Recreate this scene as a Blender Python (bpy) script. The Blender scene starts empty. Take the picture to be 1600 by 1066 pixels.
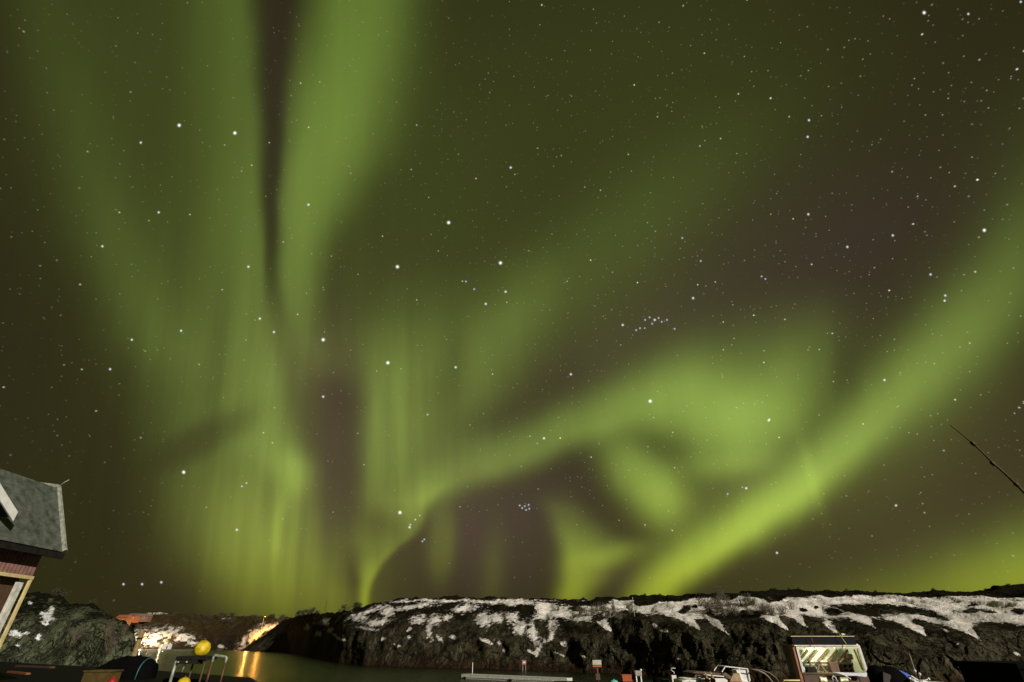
import bpy, bmesh, math, random
import numpy as np
from mathutils import Vector, Matrix
R = math.radians
S = bpy.context.scene
COL = S.collection

# ------------------------------------------------------------------ camera
CAM = Vector((0.0, 0.0, 5.0))
PITCH = math.atan(470 / 760)
cd = bpy.data.cameras.new('camera')
cam = bpy.data.objects.new('camera', cd); COL.objects.link(cam)
cam.location = CAM
cam.rotation_euler = (math.pi / 2 + PITCH, 0, 0)
cd.sensor_width = 36; cd.lens = 36 * 760 / 1600
cd.clip_start = 0.1; cd.clip_end = 20000
S.camera = cam
S.view_settings.view_transform = 'Standard'; S.view_settings.look = 'None'
S.view_settings.exposure = 0; S.view_settings.gamma = 1
S.cycles.use_denoising = True
S.cycles.max_bounces = 6

SUN_EL, SUN_AZ = 19.0, 141.0          # direction the light comes from (azimuth from +Y towards +X)
SUN_STRENGTH = 4.3

def raydir(px, py):
    a = (px - 800) / 760; b = (533 - py) / 760
    return Vector((a, math.cos(PITCH) - b * math.sin(PITCH), math.sin(PITCH) + b * math.cos(PITCH)))

def at(px, py, Y):                    # from image pixels: bearing and height of a point that stands Y metres out
    d = raydir(px, py); return CAM + d * (Y / d.y)

def on_z(px, py, z):
    d = raydir(px, py); return CAM + d * ((z - CAM.z) / d.z)

# ------------------------------------------------------------------ sky: stars and northern lights laid out in image pixels of the camera view
class NB:
    def __init__(s, nt): s.nt = nt
    def new(s, t): return s.nt.nodes.new(t)
    def put(s, sock, v):
        if isinstance(v, bpy.types.NodeSocket): s.nt.links.new(v, sock)
        else: sock.default_value = v
    def m(s, op, a, b=0.0, c=0.0, clamp=False):
        n = s.new('ShaderNodeMath'); n.operation = op; n.use_clamp = clamp
        s.put(n.inputs[0], a); s.put(n.inputs[1], b); s.put(n.inputs[2], c); return n.outputs[0]
    def v(s, op, a, b=None, scale=None, out=0):
        n = s.new('ShaderNodeVectorMath'); n.operation = op
        s.put(n.inputs[0], a)
        if b is not None: s.put(n.inputs[1], b)
        if scale is not None: s.put(n.inputs['Scale'], scale)
        return n.outputs['Value'] if op in ('DOT_PRODUCT', 'LENGTH', 'DISTANCE') else n.outputs[0]
    def xyz(s, x, y, z=0.0):
        n = s.new('ShaderNodeCombineXYZ'); s.put(n.inputs[0], x); s.put(n.inputs[1], y); s.put(n.inputs[2], z); return n.outputs[0]
    def curve(s, q, pts, scale, off=0.0):
        n = s.new('ShaderNodeFloatCurve'); mp = n.mapping; mp.extend = 'HORIZONTAL'; c = mp.curves[0]
        pts = [(max(0, min(1, (p[0] + 400) / 2400)), (p[1] + off) / scale) for p in pts]
        if pts[0][0] > 0: pts = [(0, pts[0][1])] + pts
        if pts[-1][0] < 1: pts = pts + [(1, pts[-1][1])]
        c.points[0].location = pts[0]; c.points[1].location = pts[-1]
        for p in pts[1:-1]: c.points.new(*p)
        for p in c.points: p.handle_type = 'AUTO_CLAMPED'
        mp.update()
        s.put(n.inputs['Value'], q); return n.outputs[0]

W = bpy.data.worlds.new('World'); S.world = W; W.use_nodes = True
W.cycles.sampling_method = 'MANUAL'; W.cycles.sample_map_resolution = 256
nt = W.node_tree; nt.nodes.clear(); nb = NB(nt)
geo = nb.new('ShaderNodeTexCoord'); D = nb.v('NORMALIZE', geo.outputs['Generated'])
cp, sp = math.cos(PITCH), math.sin(PITCH)
fw = nb.v('DOT_PRODUCT', D, (0, cp, sp)); up = nb.v('DOT_PRODUCT', D, (0, -sp, cp)); rt = nb.v('DOT_PRODUCT', D, (1, 0, 0))
fwc = nb.m('MAXIMUM', fw, 0.12)
X0 = nb.m('MULTIPLY_ADD', nb.m('DIVIDE', rt, fwc), 760, 800)
Y0 = nb.m('MULTIPLY_ADD', nb.m('DIVIDE', up, fwc), -760, 533)
P0 = nb.xyz(X0, Y0)
# gentle turbulence of the curtains
nz = nb.new('ShaderNodeTexNoise'); nz.inputs['Scale'].default_value = 1.0; nz.inputs['Detail'].default_value = 2.0
nb.put(nz.inputs['Vector'], nb.v('MULTIPLY', P0, (0.011, 0.006, 0)))
wv = nb.v('MULTIPLY', nb.v('SUBTRACT', nz.outputs['Color'], (0.5, 0.5, 0.5)), (20, 18, 0))
P = nb.v('ADD', P0, wv)
sx = nb.new('ShaderNodeSeparateXYZ'); nb.put(sx.inputs[0], P)
X, Y = sx.outputs[0], sx.outputs[1]
XN = nb.m('MULTIPLY_ADD', X, 1 / 2400, 1 / 6, clamp=True); YN = nb.m('MULTIPLY_ADD', Y, 1 / 2400, 1 / 6, clamp=True)

def ribbon(axis, c, wn, wp, I, pw=2.0):
    s, q = (XN, YN) if axis == 'y' else (YN, XN)
    t = nb.m('SUBTRACT', s, nb.curve(q, c, 2400, 400))
    neg = nb.m('LESS_THAN', t, 0.0)
    a = nb.curve(q, wp, 400) if isinstance(wp, list) else wp / 400
    b = nb.curve(q, wn, 400) if isinstance(wn, list) else wn / 400
    if isinstance(a, float) and isinstance(b, float): w = nb.m('MULTIPLY_ADD', neg, b - a, a)
    else: w = nb.m('MULTIPLY_ADD', neg, nb.m('SUBTRACT', b, a), a)
    r = nb.m('ABSOLUTE', nb.m('DIVIDE', nb.m('MULTIPLY', t, 6.0), w))
    g = nb.m('POWER', 0.3679, nb.m('POWER', r, pw))
    return nb.m('MULTIPLY', g, nb.curve(q, I, 1.0))

def blob(cx, cy, rx, ry, rot, amp, pw=1.0, src=None):
    n = nb.new('ShaderNodeMapping'); n.vector_type = 'TEXTURE'
    nb.put(n.inputs['Vector'], P if src is None else src); n.inputs['Location'].default_value = (cx, cy, 0)
    n.inputs['Rotation'].default_value = (0, 0, R(rot)); n.inputs['Scale'].default_value = (rx, ry, 1)
    r2 = nb.v('DOT_PRODUCT', n.outputs[0], n.outputs[0])
    if pw != 1.0: r2 = nb.m('POWER', r2, pw)
    return nb.m('MULTIPLY', nb.m('POWER', 0.3679, r2), amp)

def total(lst):
    o = lst[0]
    for i in lst[1:]: o = nb.m('ADD', o, i)
    return o
GLOW = [
 # left curtain: bright inner edge beside the dark rift
 ribbon('y', [(-400,330),(0,372),(200,388),(400,402),(500,416),(600,424),(680,430),(740,452),(800,440),(900,430)], 75,
        [(-400,24),(0,24),(400,20),(600,22),(700,34),(760,45),(850,60)],
        [(-400,.06),(0,.075),(200,.085),(400,.105),(520,.11),(600,.13),(680,.14),(760,.085),(850,.045),(930,.02),(1000,0)]),
 # left curtain: broad body with a firm left flank
 ribbon('y', [(-400,220),(0,250),(300,280),(500,300),(650,340),(750,370),(850,410),(930,450),(1000,470)],
        [(-400,170),(0,170),(300,160),(500,124),(650,116),(750,118),(850,116),(930,106),(1000,100)],
        [(0,140),(300,110),(500,110),(700,120),(850,130),(930,120)],
        [(-400,.012),(0,.02),(250,.025),(400,.04),(480,.055),(560,.075),(640,.080),(720,.085),(800,.090),(870,.088),(930,.078),(1000,.05)], 2.6),
 ribbon('y', [(-400,0),(0,60),(200,120),(400,185),(520,240),(640,290)], 60, 60, [(-400,.012),(0,.018),(200,.022),(400,.035),(520,.03),(620,.0)]),
 blob(458,738,40,30,35,.09,1.3), blob(432,840,12,60,3,.04), blob(330,800,50,90,4,.03), blob(385,845,120,80,0,.03,1.4), ribbon('y', [(700,470),(760,452),(820,428),(880,426)], 20, 22, [(720,0),(780,.05),(840,.06),(890,0)]),
 ribbon('y', [(850,510),(950,520)], 30, 24, [(820,0),(900,.035),(950,.03)]),
 # ray right of the rift
 ribbon('y', [(-400,640),(0,560),(100,540),(200,505),(300,473),(400,460),(500,458),(560,462)],
        [(-400,120),(0,72),(100,72),(200,58),(300,36),(400,26),(500,24)],
        [(-400,140),(0,86),(100,92),(200,98),(300,78),(400,48),(480,34),(560,30)],
        [(-400,.12),(0,.145),(120,.165),(220,.18),(320,.175),(400,.15),(470,.12),(530,.06),(580,.015),(640,0)], 2.6),
 # pillar in the middle with its hook down to the ridge
 ribbon('y', [(400,650),(520,612),(600,600),(700,590),(760,590),(860,590)],
        [(400,50),(520,44),(600,30),(700,24),(800,26)],
        [(400,90),(520,90),(600,84),(700,90),(760,100),(860,100)],
        [(380,0),(460,.02),(530,.08),(600,.135),(700,.15),(760,.12),(800,.05),(850,.0)], 2.4),
 ribbon('y', [(740,690),(790,656),(830,640),(860,610),(890,582),(920,567),(960,564)],
        [(740,60),(800,60),(830,70),(860,45),(890,22),(920,10),(960,8)],
        [(740,20),(800,14),(860,12),(890,10),(920,8),(960,7)],
        [(720,0),(770,.07),(810,.14),(850,.11),(890,.15),(920,.16),(950,.12),(1000,0)], 2.2),
 ribbon('y', [(400,840),(520,790),(600,750),(680,700)], 60, 55, [(360,0),(440,.03),(520,.065),(600,.06),(680,.045),(740,0)]),
 # arc from the hook up to the big bright patch
 ribbon('x', [(560,830),(640,788),(700,752),(780,722),(850,692),(920,664),(1000,640),(1080,628),(1160,640),(1230,620),(1300,600)],
        [(560,60),(700,48),(850,46),(1000,56),(1100,66),(1200,70),(1300,80)],
        [(560,12),(640,24),(700,28),(780,28),(850,30),(920,30),(1000,40),(1060,60),(1110,84),(1180,90),(1230,74),(1300,60)],
        [(560,0),(630,.02),(680,.13),(760,.16),(850,.17),(950,.21),(1050,.28),(1130,.29),(1200,.25),(1250,.16),(1290,.07),(1340,0)], 2.2),
 ribbon('x', [(900,600),(1000,590),(1150,550),(1300,520)], 60, 60, [(860,0),(1000,.03),(1150,.06),(1280,.04),(1400,0)]),
 # the loop below the patch
 blob(1165,668,92,52,-8,.09,1.4), blob(1000,742,74,40,40,.24,1.2), blob(1038,788,40,44,-10,.14,1.2), blob(1265,735,10,60,-18,.05), blob(1135,726,80,22,-5,.11), blob(1075,765,90,60,15,.05),
 ribbon('y', [(760,868),(820,886),(860,900),(900,902),(940,890)], [(760,28),(820,22),(860,22),(900,24),(940,20)], [(760,30),(830,50),(860,60),(900,40),(940,32)],
        [(740,0),(800,.07),(850,.19),(885,.25),(915,.24),(945,.17),(1000,.05)], 2.2),
 blob(965,862,52,16,-14,.10),
 # the great band rising to the right
 ribbon('x', [(960,960),(1000,930),(1050,900),(1100,868),(1200,805),(1290,738),(1370,662),(1450,584),(1530,508),(1600,442),(1800,290)],
        [(960,44),(1060,46),(1200,50),(1300,64),(1400,80),(1500,98),(1600,120),(1800,180)],
        [(960,80),(1000,60),(1040,40),(1080,28),(1130,26),(1200,30),(1290,36),(1370,46),(1450,60),(1530,70),(1600,80),(1800,150)],
        [(940,0),(975,.12),(1010,.28),(1050,.38),(1120,.41),(1200,.43),(1280,.34),(1340,.25),(1420,.18),(1500,.14),(1560,.11),(1640,.06),(1750,.04),(1900,.0)], 2.0),
 blob(1280,770,50,24,-40,.06), blob(1440,590,220,100,-48,.05), blob(1640,310,110,170,10,.026),
 # glow low on the right
 blob(1660,880,200,66,-10,.15,1.1), blob(1460,960,320,74,-10,.10,1.2), blob(1720,850,240,90,-24,.07),
 # small smudges over the ridge and the diffuse veil
 blob(690,850,24,58,3,.075,1.4), blob(770,890,20,60,4,.035), blob(735,560,60,90,0,.02),
 blob(600,420,240,330,-10,.030), blob(900,430,330,85,-38,.042,1.2), blob(850,150,420,330,0,.016), blob(1090,190,230,300,30,.013),
 blob(1000,500,150,60,-30,.012), blob(1250,730,300,90,-30,.03), blob(480,870,110,80,0,.035,1.4), blob(130,150,160,300,0,.018), blob(1500,150,200,200,0,.004), blob(560,640,100,200,0,.012), blob(490,560,50,60,0,.035), blob(100,750,220,300,0,.007),
]
LANES = [  # darker lanes that cut through the curtains
 ribbon('y', [(-400,455),(0,438),(200,426),(350,421),(440,426),(520,440),(600,470)], [(-400,36),(0,32),(200,20),(400,13),(520,22),(600,30)], [(-400,40),(0,30),(200,18),(400,14),(520,28),(600,40)],
        [(-400,.8),(0,.85),(200,.8),(350,.7),(430,.5),(490,.25),(560,.08),(620,0)], 2.6),
 ribbon('y', [(560,500),(640,524),(750,528),(850,526),(950,545)], [(560,34),(640,40),(760,36),(850,30)], [(560,40),(640,38),(760,36),(850,30)],
        [(520,0),(600,.5),(700,.72),(780,.66),(860,.38),(910,.25),(950,0)], 2.6),
 blob(315,688,100,29,-28,.55,1.5), blob(415,790,14,60,3,.22), blob(475,820,16,70,2,.20), blob(345,560,16,90,4,.15), blob(375,600,10,60,2,.12), blob(552,905,10,50,0,.45), blob(600,818,34,26,0,.45), blob(530,620,30,40,0,.3), blob(448,820,10,60,4,.25), blob(418,840,8,70,0,.12),
 blob(700,600,24,90,12,.25),
]
G = total(GLOW)
LN = nb.m('SUBTRACT', 1.0, total(LANES), clamp=True)
# rays: fine striation along the field lines, stronger towards the horizon
st = nb.new('ShaderNodeTexNoise'); st.inputs['Scale'].default_value = 1.0; st.inputs['Detail'].default_value = 3.0
lean = nb.m('MULTIPLY', nb.m('MULTIPLY', nb.m('SUBTRACT', X0, 620), -0.00035), nb.m('SUBTRACT', Y0, 500))
nb.put(st.inputs['Vector'], nb.xyz(nb.m('MULTIPLY', nb.m('ADD', X0, lean), 0.022), nb.m('MULTIPLY', Y0, 0.0016)))
samp = nb.curve(nb.m('MULTIPLY_ADD', X0, 1/2400, 1/6, clamp=True), [(0,.5),(200,.75),(560,.75),(720,.45),(900,.2),(1600,.15)], 1.0)
samp = nb.m('MULTIPLY', samp, nb.curve(YN, [(0,.22),(400,.42),(700,1.0),(1000,.9)], 1.0))
s2 = nb.new('ShaderNodeTexNoise'); s2.inputs['Scale'].default_value = 1.0; s2.inputs['Detail'].default_value = 3.0
nb.put(s2.inputs['Vector'], nb.xyz(nb.m('MULTIPLY', nb.m('ADD', X0, lean), 0.060), nb.m('MULTIPLY', Y0, 0.0045), 4.0))
stf = nb.m('MULTIPLY_ADD', nb.m('ADD', nb.m('MULTIPLY', nb.m('SUBTRACT', st.outputs[0], 0.5), 1.5), nb.m('MULTIPLY', nb.m('SUBTRACT', s2.outputs[0], 0.5), nb.curve(YN, [(0,.0),(450,.15),(650,.6),(950,.7)], 1.0))), samp, 1.0)
G = nb.m('MULTIPLY', nb.m('MULTIPLY', nb.m('MAXIMUM', G, 0.0), LN), stf)
G = nb.m('MULTIPLY', G, 1.0)

# night sky itself: brownish with town glow near the horizon, reddish above the dark gaps
BR = total([blob(400,840,130,110,0,.030), blob(470,560,60,70,0,.016), blob(1480,760,300,200,-30,.030), blob(1000,830,420,110,0,.022), blob(540,800,210,240,0,.024), blob(480,600,200,150,0,.016), blob(900,560,330,150,-20,.010)])
PU = total([blob(770,820,130,110,0,.019), blob(1290,400,280,140,-22,.015), blob(940,560,200,60,-30,.010), blob(520,690,50,150,0,.016), blob(437,150,40,280,0,.007), blob(1180,745,80,30,-20,.010), blob(960,900,40,30,0,.008), blob(735,835,18,70,0,.008), blob(860,750,80,60,-20,.006)])
def rgb(c): 
    return c
base = nb.v('ADD', (0.0240, 0.0195, 0.0074), nb.v('SCALE', (1.0, 0.78, 0.34), scale=BR))
base = nb.v('ADD', base, nb.v('SCALE', (1.0, 0.42, 0.75), scale=PU))
tint = nb.new('ShaderNodeValToRGB'); e = tint.color_ramp.elements
nb.put(tint.inputs[0], YN)
def yn(y): return (y + 400) / 2400
e[0].position = yn(0); e[0].color = (.60, 1, .14, 1)
e[1].position = yn(1000); e[1].color = (.92, 1, .02, 1)
for y, c in ((500, (.66, 1, .17, 1)), (700, (.67, 1, .165, 1)), (840, (.72, 1, .11, 1)), (930, (.82, 1, .05, 1))):
    k = e.new(yn(y)); k.color = c
sky = nb.v('ADD', base, nb.v('SCALE', tint.outputs[0], scale=G))

# stars: the bright ones at their image pixels, and a scatter of faint ones
BIG = [(782,411),(701,348),(280,196),(287,738),(625,801),(1444,20),(1538,360),(606,567),(367,208),(505,531),(621,417),(1016,627)]
MID = [(283,517),(248,332),(160,385),(1395,368),(1324,386),(1201,657),(1454,429),(370,828),(222,913),(252,910),(193,913),(892,585),(850,685),(505,620),(712,574),(1202,656),
       (406,498),(428,519),(388,417),(220,223),(206,531),(172,577),(759,475),(790,456),(973,508),(1023,500),(482,320),(798,262),(1264,188),(1262,214),(1263,335),(1513,22),(1595,3),(1083,466),(1166,763),(1214,864),(640,824),(1476,470),(1477,462),(1382,594),(1400,790)]
PLE = [(812,790),(816,794),(820,791),(822,797),(826,789),(827,795),(1008,500),(1015,496),(1000,513),(1029,497),(1034,503),(1019,506),(1042,500),(1054,514),(994,516),(1190,432),(1196,436),(668,648),(641,820),(649,812),(660,846),(378,760),(385,755),(663,843),(728,440),(741,452),(1137,772),(1066,372),(1095,408)]
def nearest(lst):
    o = None
    for p in lst:
        d = nb.v('DISTANCE', P0, (p[0], p[1], 0)); o = d if o is None else nb.m('MINIMUM', o, d)
    return o
def spot(d, r, pw=2.0): return nb.m('POWER', 0.3679, nb.m('POWER', nb.m('DIVIDE', d, r), pw))
SB = nb.m('ADD', nb.m('MULTIPLY', spot(nearest(BIG), 1.95, 2.0), 1.35), 0.0)
SM = nb.m('MULTIPLY', spot(nearest(MID), 1.45), 0.95)
SP = nb.m('MULTIPLY', spot(nearest(PLE), 1.15), 0.75)
def scatter(scale, rad, off, gain, power):
    vo = nb.new('ShaderNodeTexVoronoi'); vo.feature = 'F1'; vo.inputs['Scale'].default_value = scale; vo.inputs['Randomness'].default_value = 1.0
    nb.put(vo.inputs['Vector'], nb.v('ADD', D, off))
    cs = nb.new('ShaderNodeSeparateColor'); nb.put(cs.inputs[0], vo.outputs['Color'])
    br = nb.m('MULTIPLY', nb.m('POWER', cs.outputs[0], power), gain)
    f = nb.m('POWER', 0.3679, nb.m('POWER', nb.m('DIVIDE', vo.outputs['Distance'], rad), 2.0))
    return nb.m('MULTIPLY', f, br), vo.outputs['Color']
f1, c1 = scatter(66.0, 0.066, (3.1, 0.4, 1.7), 1.5, 6.0)
f2, c2 = scatter(135.0, 0.100, (7.3, 2.4, 0.2), 0.42, 3.0)
FA = nb.m('ADD', f1, f2)
# fewer faint stars shine through the haze low down and on the left
dens = nb.curve(nb.m('MULTIPLY_ADD', X0, 1/2400, 1/6, clamp=True), [(0,.50),(500,.5),(900,.85),(1600,1.0)], 2.0)
dens = nb.m('MULTIPLY', nb.m('MULTIPLY', dens, 2.0), nb.curve(YN, [(0,1),(650,1),(850,.45),(960,.15)], 1.0))
FA = nb.m('MULTIPLY', FA, dens)
hue = nb.v('ADD', (0.74, 0.76, 0.62), nb.v('SCALE', c1, scale=0.5))
sky = nb.v('ADD', sky, nb.v('SCALE', hue, scale=FA))
sky = nb.v('ADD', sky, nb.v('SCALE', (1.0, 1.0, 0.95), scale=SB))
sky = nb.v('ADD', sky, nb.v('SCALE', (0.85, 0.88, 0.95), scale=SM))
sky = nb.v('ADD', sky, nb.v('SCALE', (0.65, 0.72, 1.0), scale=SP))
bg = nb.new('ShaderNodeBackground'); nb.put(bg.inputs['Color'], sky); bg.inputs['Strength'].default_value = 1.0
wo = nb.new('ShaderNodeOutputWorld'); nt.links.new(bg.outputs[0], wo.inputs[0])

# ------------------------------------------------------------------ light of the harbour behind the viewer
sl = bpy.data.lights.new('sun', 'SUN'); sl.energy = SUN_STRENGTH; sl.angle = R(0.5); sl.color = (1.0, 0.93, 0.82)
so = bpy.data.objects.new('sun', sl); COL.objects.link(so)
az, el = R(SUN_AZ), R(SUN_EL)
so.rotation_euler = Vector((math.sin(az) * math.cos(el), math.cos(az) * math.cos(el), math.sin(el))).to_track_quat('Z', 'Y').to_euler()

# ------------------------------------------------------------------ helpers
rng = np.random.default_rng(7); random.seed(11)
def hash3(i, j, k):
    n = (i.astype(np.int64) * 374761393 + j.astype(np.int64) * 668265263 + k.astype(np.int64) * 2147483647) & 0xffffffff
    n = ((n ^ (n >> 13)) * 1274126177) & 0xffffffff
    n = ((n ^ (n >> 16)) * 2246822519) & 0xffffffff
    return ((n ^ (n >> 15)) & 0xffffff) / float(0xffffff)
def vnoise(x, y, z):
    xi, yi, zi = np.floor(x), np.floor(y), np.floor(z); fx, fy, fz = x - xi, y - yi, z - zi
    fx, fy, fz = [f * f * f * (f * (f * 6 - 15) + 10) for f in (fx, fy, fz)]
    o = 0
    for a in (0, 1):
        for b in (0, 1):
            for c in (0, 1):
                o = o + hash3(xi + a, yi + b, zi + c) * (fx if a else 1 - fx) * (fy if b else 1 - fy) * (fz if c else 1 - fz)
    return o
def fbm(x, y, z, octv=5, gain=0.5, lac=2.03):
    o = 0; a = 1; t = 0
    for i in range(octv):
        o = o + a * vnoise(x + 17.3 * i, y + 5.1 * i, z + 9.7 * i); t += a; a *= gain; x, y, z = x * lac, y * lac, z * lac
    return o / t
def ridged(x, y, z, octv=5):
    o = 0; a = 1; t = 0
    for i in range(octv):
        o = o + a * (1 - np.abs(2 * vnoise(x + 31.3 * i, y + 3.1 * i, z + 7.7 * i) - 1)); t += a; a *= 0.5; x, y, z = x * 2.1, y * 2.1, z * 2.1
    return o / t

def tag(o, label=None, cat=None, group=None, kind=None):
    if label: o['label'] = label
    if cat: o['category'] = cat
    if group: o['group'] = group
    if kind: o['kind'] = kind
    return o
def thing(name, loc, label, cat, group=None, rz=0.0):
    o = bpy.data.objects.new(name, None); COL.objects.link(o); o.empty_display_size = 0.3
    o.location = loc; o.rotation_euler = (0, 0, rz)
    return tag(o, label, cat, group)

def rot(rx=0, ry=0, rz=0):
    return Matrix.Rotation(R(rz), 3, 'Z') @ Matrix.Rotation(R(ry), 3, 'Y') @ Matrix.Rotation(R(rx), 3, 'X')
class MB:
    def __init__(s): s.v = []; s.f = []; s.sm = []
    def add(s, vs, fs, smooth=False):
        k = len(s.v); s.v += [tuple(p) for p in vs]; s.f += [tuple(i + k for i in f) for f in fs]; s.sm += [smooth] * len(fs); return s
    def box(s, c, size, r=None, taper=1.0):
        c = Vector(c); x, y, z = [q / 2 for q in size]; r = r or Matrix.Identity(3); vs = []
        for dz in (-1, 1):
            t = taper if dz > 0 else 1.0
            for dx, dy in ((-1, -1), (1, -1), (1, 1), (-1, 1)): vs.append(c + r @ Vector((dx * x * t, dy * y * t, dz * z)))
        return s.add(vs, [(3, 2, 1, 0), (4, 5, 6, 7), (0, 1, 5, 4), (1, 2, 6, 5), (2, 3, 7, 6), (3, 0, 4, 7)])
    def bar(s, a, b, w, d=None):
        a, b = Vector(a), Vector(b); q = (b - a).to_track_quat('Z', 'Y').to_matrix(); d = d or w
        return s.box((a + b) / 2, (w, d, (b - a).length), q)
    def tube(s, pts, rad, n=8):
        pts = [Vector(p) for p in pts]; rad = rad if isinstance(rad, (list, tuple)) else [rad] * len(pts)
        vs = []; fs = []
        for i, p in enumerate(pts):
            t = (pts[min(i + 1, len(pts) - 1)] - pts[max(i - 1, 0)]).normalized()
            u = t.orthogonal().normalized() if i == 0 else (u - t * u.dot(t)).normalized()
            w = t.cross(u)
            for k in range(n):
                a = 2 * math.pi * k / n; vs.append(p + (u * math.cos(a) + w * math.sin(a)) * rad[i])
        for i in range(len(pts) - 1):
            for k in range(n): fs.append((i * n + k, i * n + (k + 1) % n, (i + 1) * n + (k + 1) % n, (i + 1) * n + k))
        fs += [tuple(range(n - 1, -1, -1)), tuple((len(pts) - 1) * n + k for k in range(n))]
        return s.add(vs, fs, True)
    def lathe(s, prof, c=(0, 0, 0), n=20, sx=1, sy=1):
        vs = []; fs = []; c = Vector(c)
        for r_, z in prof:
            for k in range(n):
                a = 2 * math.pi * k / n; vs.append(c + Vector((r_ * math.cos(a) * sx, r_ * math.sin(a) * sy, z)))
        for i in range(len(prof) - 1):
            for k in range(n): fs.append((i * n + k, i * n + (k + 1) % n, (i + 1) * n + (k + 1) % n, (i + 1) * n + k))
        fs += [tuple(range(n - 1, -1, -1)), tuple((len(prof) - 1) * n + k for k in range(n))]
        return s.add(vs, fs, True)
    def prism(s, poly, off):
        n = len(poly); off = Vector(off); a = [Vector(p) for p in poly]; b = [p + off for p in a]
        fs = [tuple(range(n - 1, -1, -1)), tuple(range(n, 2 * n))] + [(i, (i + 1) % n, n + (i + 1) % n, n + i) for i in range(n)]
        return s.add(a + b, fs)
    def hull(s, L, B, H, sheer=0.25, rows=7, cols=15):
        """open boat hull along +X (bow at +L/2), keel on z=0"""
        vs = []; fs = []
        for i in range(cols):
            t = i / (cols - 1); x = -L / 2 + L * t
            w = B / 2 * (1 - max(0, (t - .45) / .55) ** 2.2) * (0.86 + .14 * min(1, t * 4)); h = H * (1 + sheer * max(0, t - .3) ** 2 * 2)
            for j in range(rows):
                a = (j / (rows - 1) - .5) * 2
                yy = w * math.copysign(abs(a) ** .6, a); zz = h * abs(a) ** 2.6
                vs.append((x + (.25 * L * .25 * abs(a) ** 2 if t == 1 else 0), yy, zz))
        for i in range(cols - 1):
            for j in range(rows - 1): fs.append((i * rows + j, (i + 1) * rows + j, (i + 1) * rows + j + 1, i * rows + j + 1))
        fs.append(tuple(range(rows)))
        return s.add(vs, fs, True)
    def build(s, name, m, parent=None, bevel=0.0):
        me = bpy.data.meshes.new(name); me.from_pydata(s.v, [], s.f); me.materials.append(m)
        me.polygons.foreach_set('use_smooth', s.sm); me.update()
        bm = bmesh.new(); bm.from_mesh(me); bmesh.ops.recalc_face_normals(bm, faces=bm.faces); bm.to_mesh(me); bm.free()
        o = bpy.data.objects.new(name, me); COL.objects.link(o); o.parent = parent
        if bevel:
            b = o.modifiers.new('bevel', 'BEVEL'); b.width = bevel; b.segments = 2; b.limit_method = 'ANGLE'
        return o

def mat(name, col, rough=0.7, var=0.25, scale=4.0, bump=0.0, metal=0.0, wave=None, emit=None, dirt=None, spec=.5):
    m = bpy.data.materials.new(name); m.use_nodes = True; nt = m.node_tree; b = NB(nt); p = nt.nodes['Principled BSDF']
    p.inputs['Roughness'].default_value = rough; p.inputs['Metallic'].default_value = metal
    p.inputs['Specular IOR Level'].default_value = spec
    tc = b.new('ShaderNodeTexCoord'); n = b.new('ShaderNodeTexNoise'); n.inputs['Scale'].default_value = scale; n.inputs['Detail'].default_value = 5
    b.put(n.inputs['Vector'], tc.outputs['Object'])
    mx = b.new('ShaderNodeMix'); mx.data_type = 'RGBA'
    c2 = [q * (1 - var) for q in col] if dirt is None else dirt
    mx.inputs[6].default_value = (*[min(1, q * (1 + var * .6)) for q in col], 1); mx.inputs[7].default_value = (*c2, 1)
    rp = b.new('ShaderNodeMapRange'); rp.inputs[1].default_value = .38; rp.inputs[2].default_value = .66
    b.put(rp.inputs[0], n.outputs[0]); b.put(mx.inputs[0], rp.outputs[0]); out = mx.outputs[2]
    if wave:                           # board joints: (axis, spacing in metres)
        w = b.new('ShaderNodeTexWave'); w.bands_direction = wave[0]; w.inputs['Scale'].default_value = 0.314 / wave[1]; w.inputs['Distortion'].default_value = 0
        b.put(w.inputs['Vector'], tc.outputs['Object'])
        k = b.m('LESS_THAN', w.outputs[1], 0.06); mm = b.new('ShaderNodeMix'); mm.data_type = 'RGBA'
        b.put(mm.inputs[0], k); b.put(mm.inputs[6], out); mm.inputs[7].default_value = (*[q * (wave[2] if len(wave) > 2 else .25) for q in col], 1); out = mm.outputs[2]
    b.put(p.inputs['Base Color'], out)
    if bump:
        bp = b.new('ShaderNodeBump'); bp.inputs['Strength'].default_value = bump; bp.inputs['Distance'].default_value = 0.05
        b.put(bp.inputs['Height'], n.outputs[0]); b.put(p.inputs['Normal'], bp.outputs[0])
    if emit: p.inputs['Emission Color'].default_value = (*emit[0], 1); p.inputs['Emission Strength'].default_value = emit[1]
    return m

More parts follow.
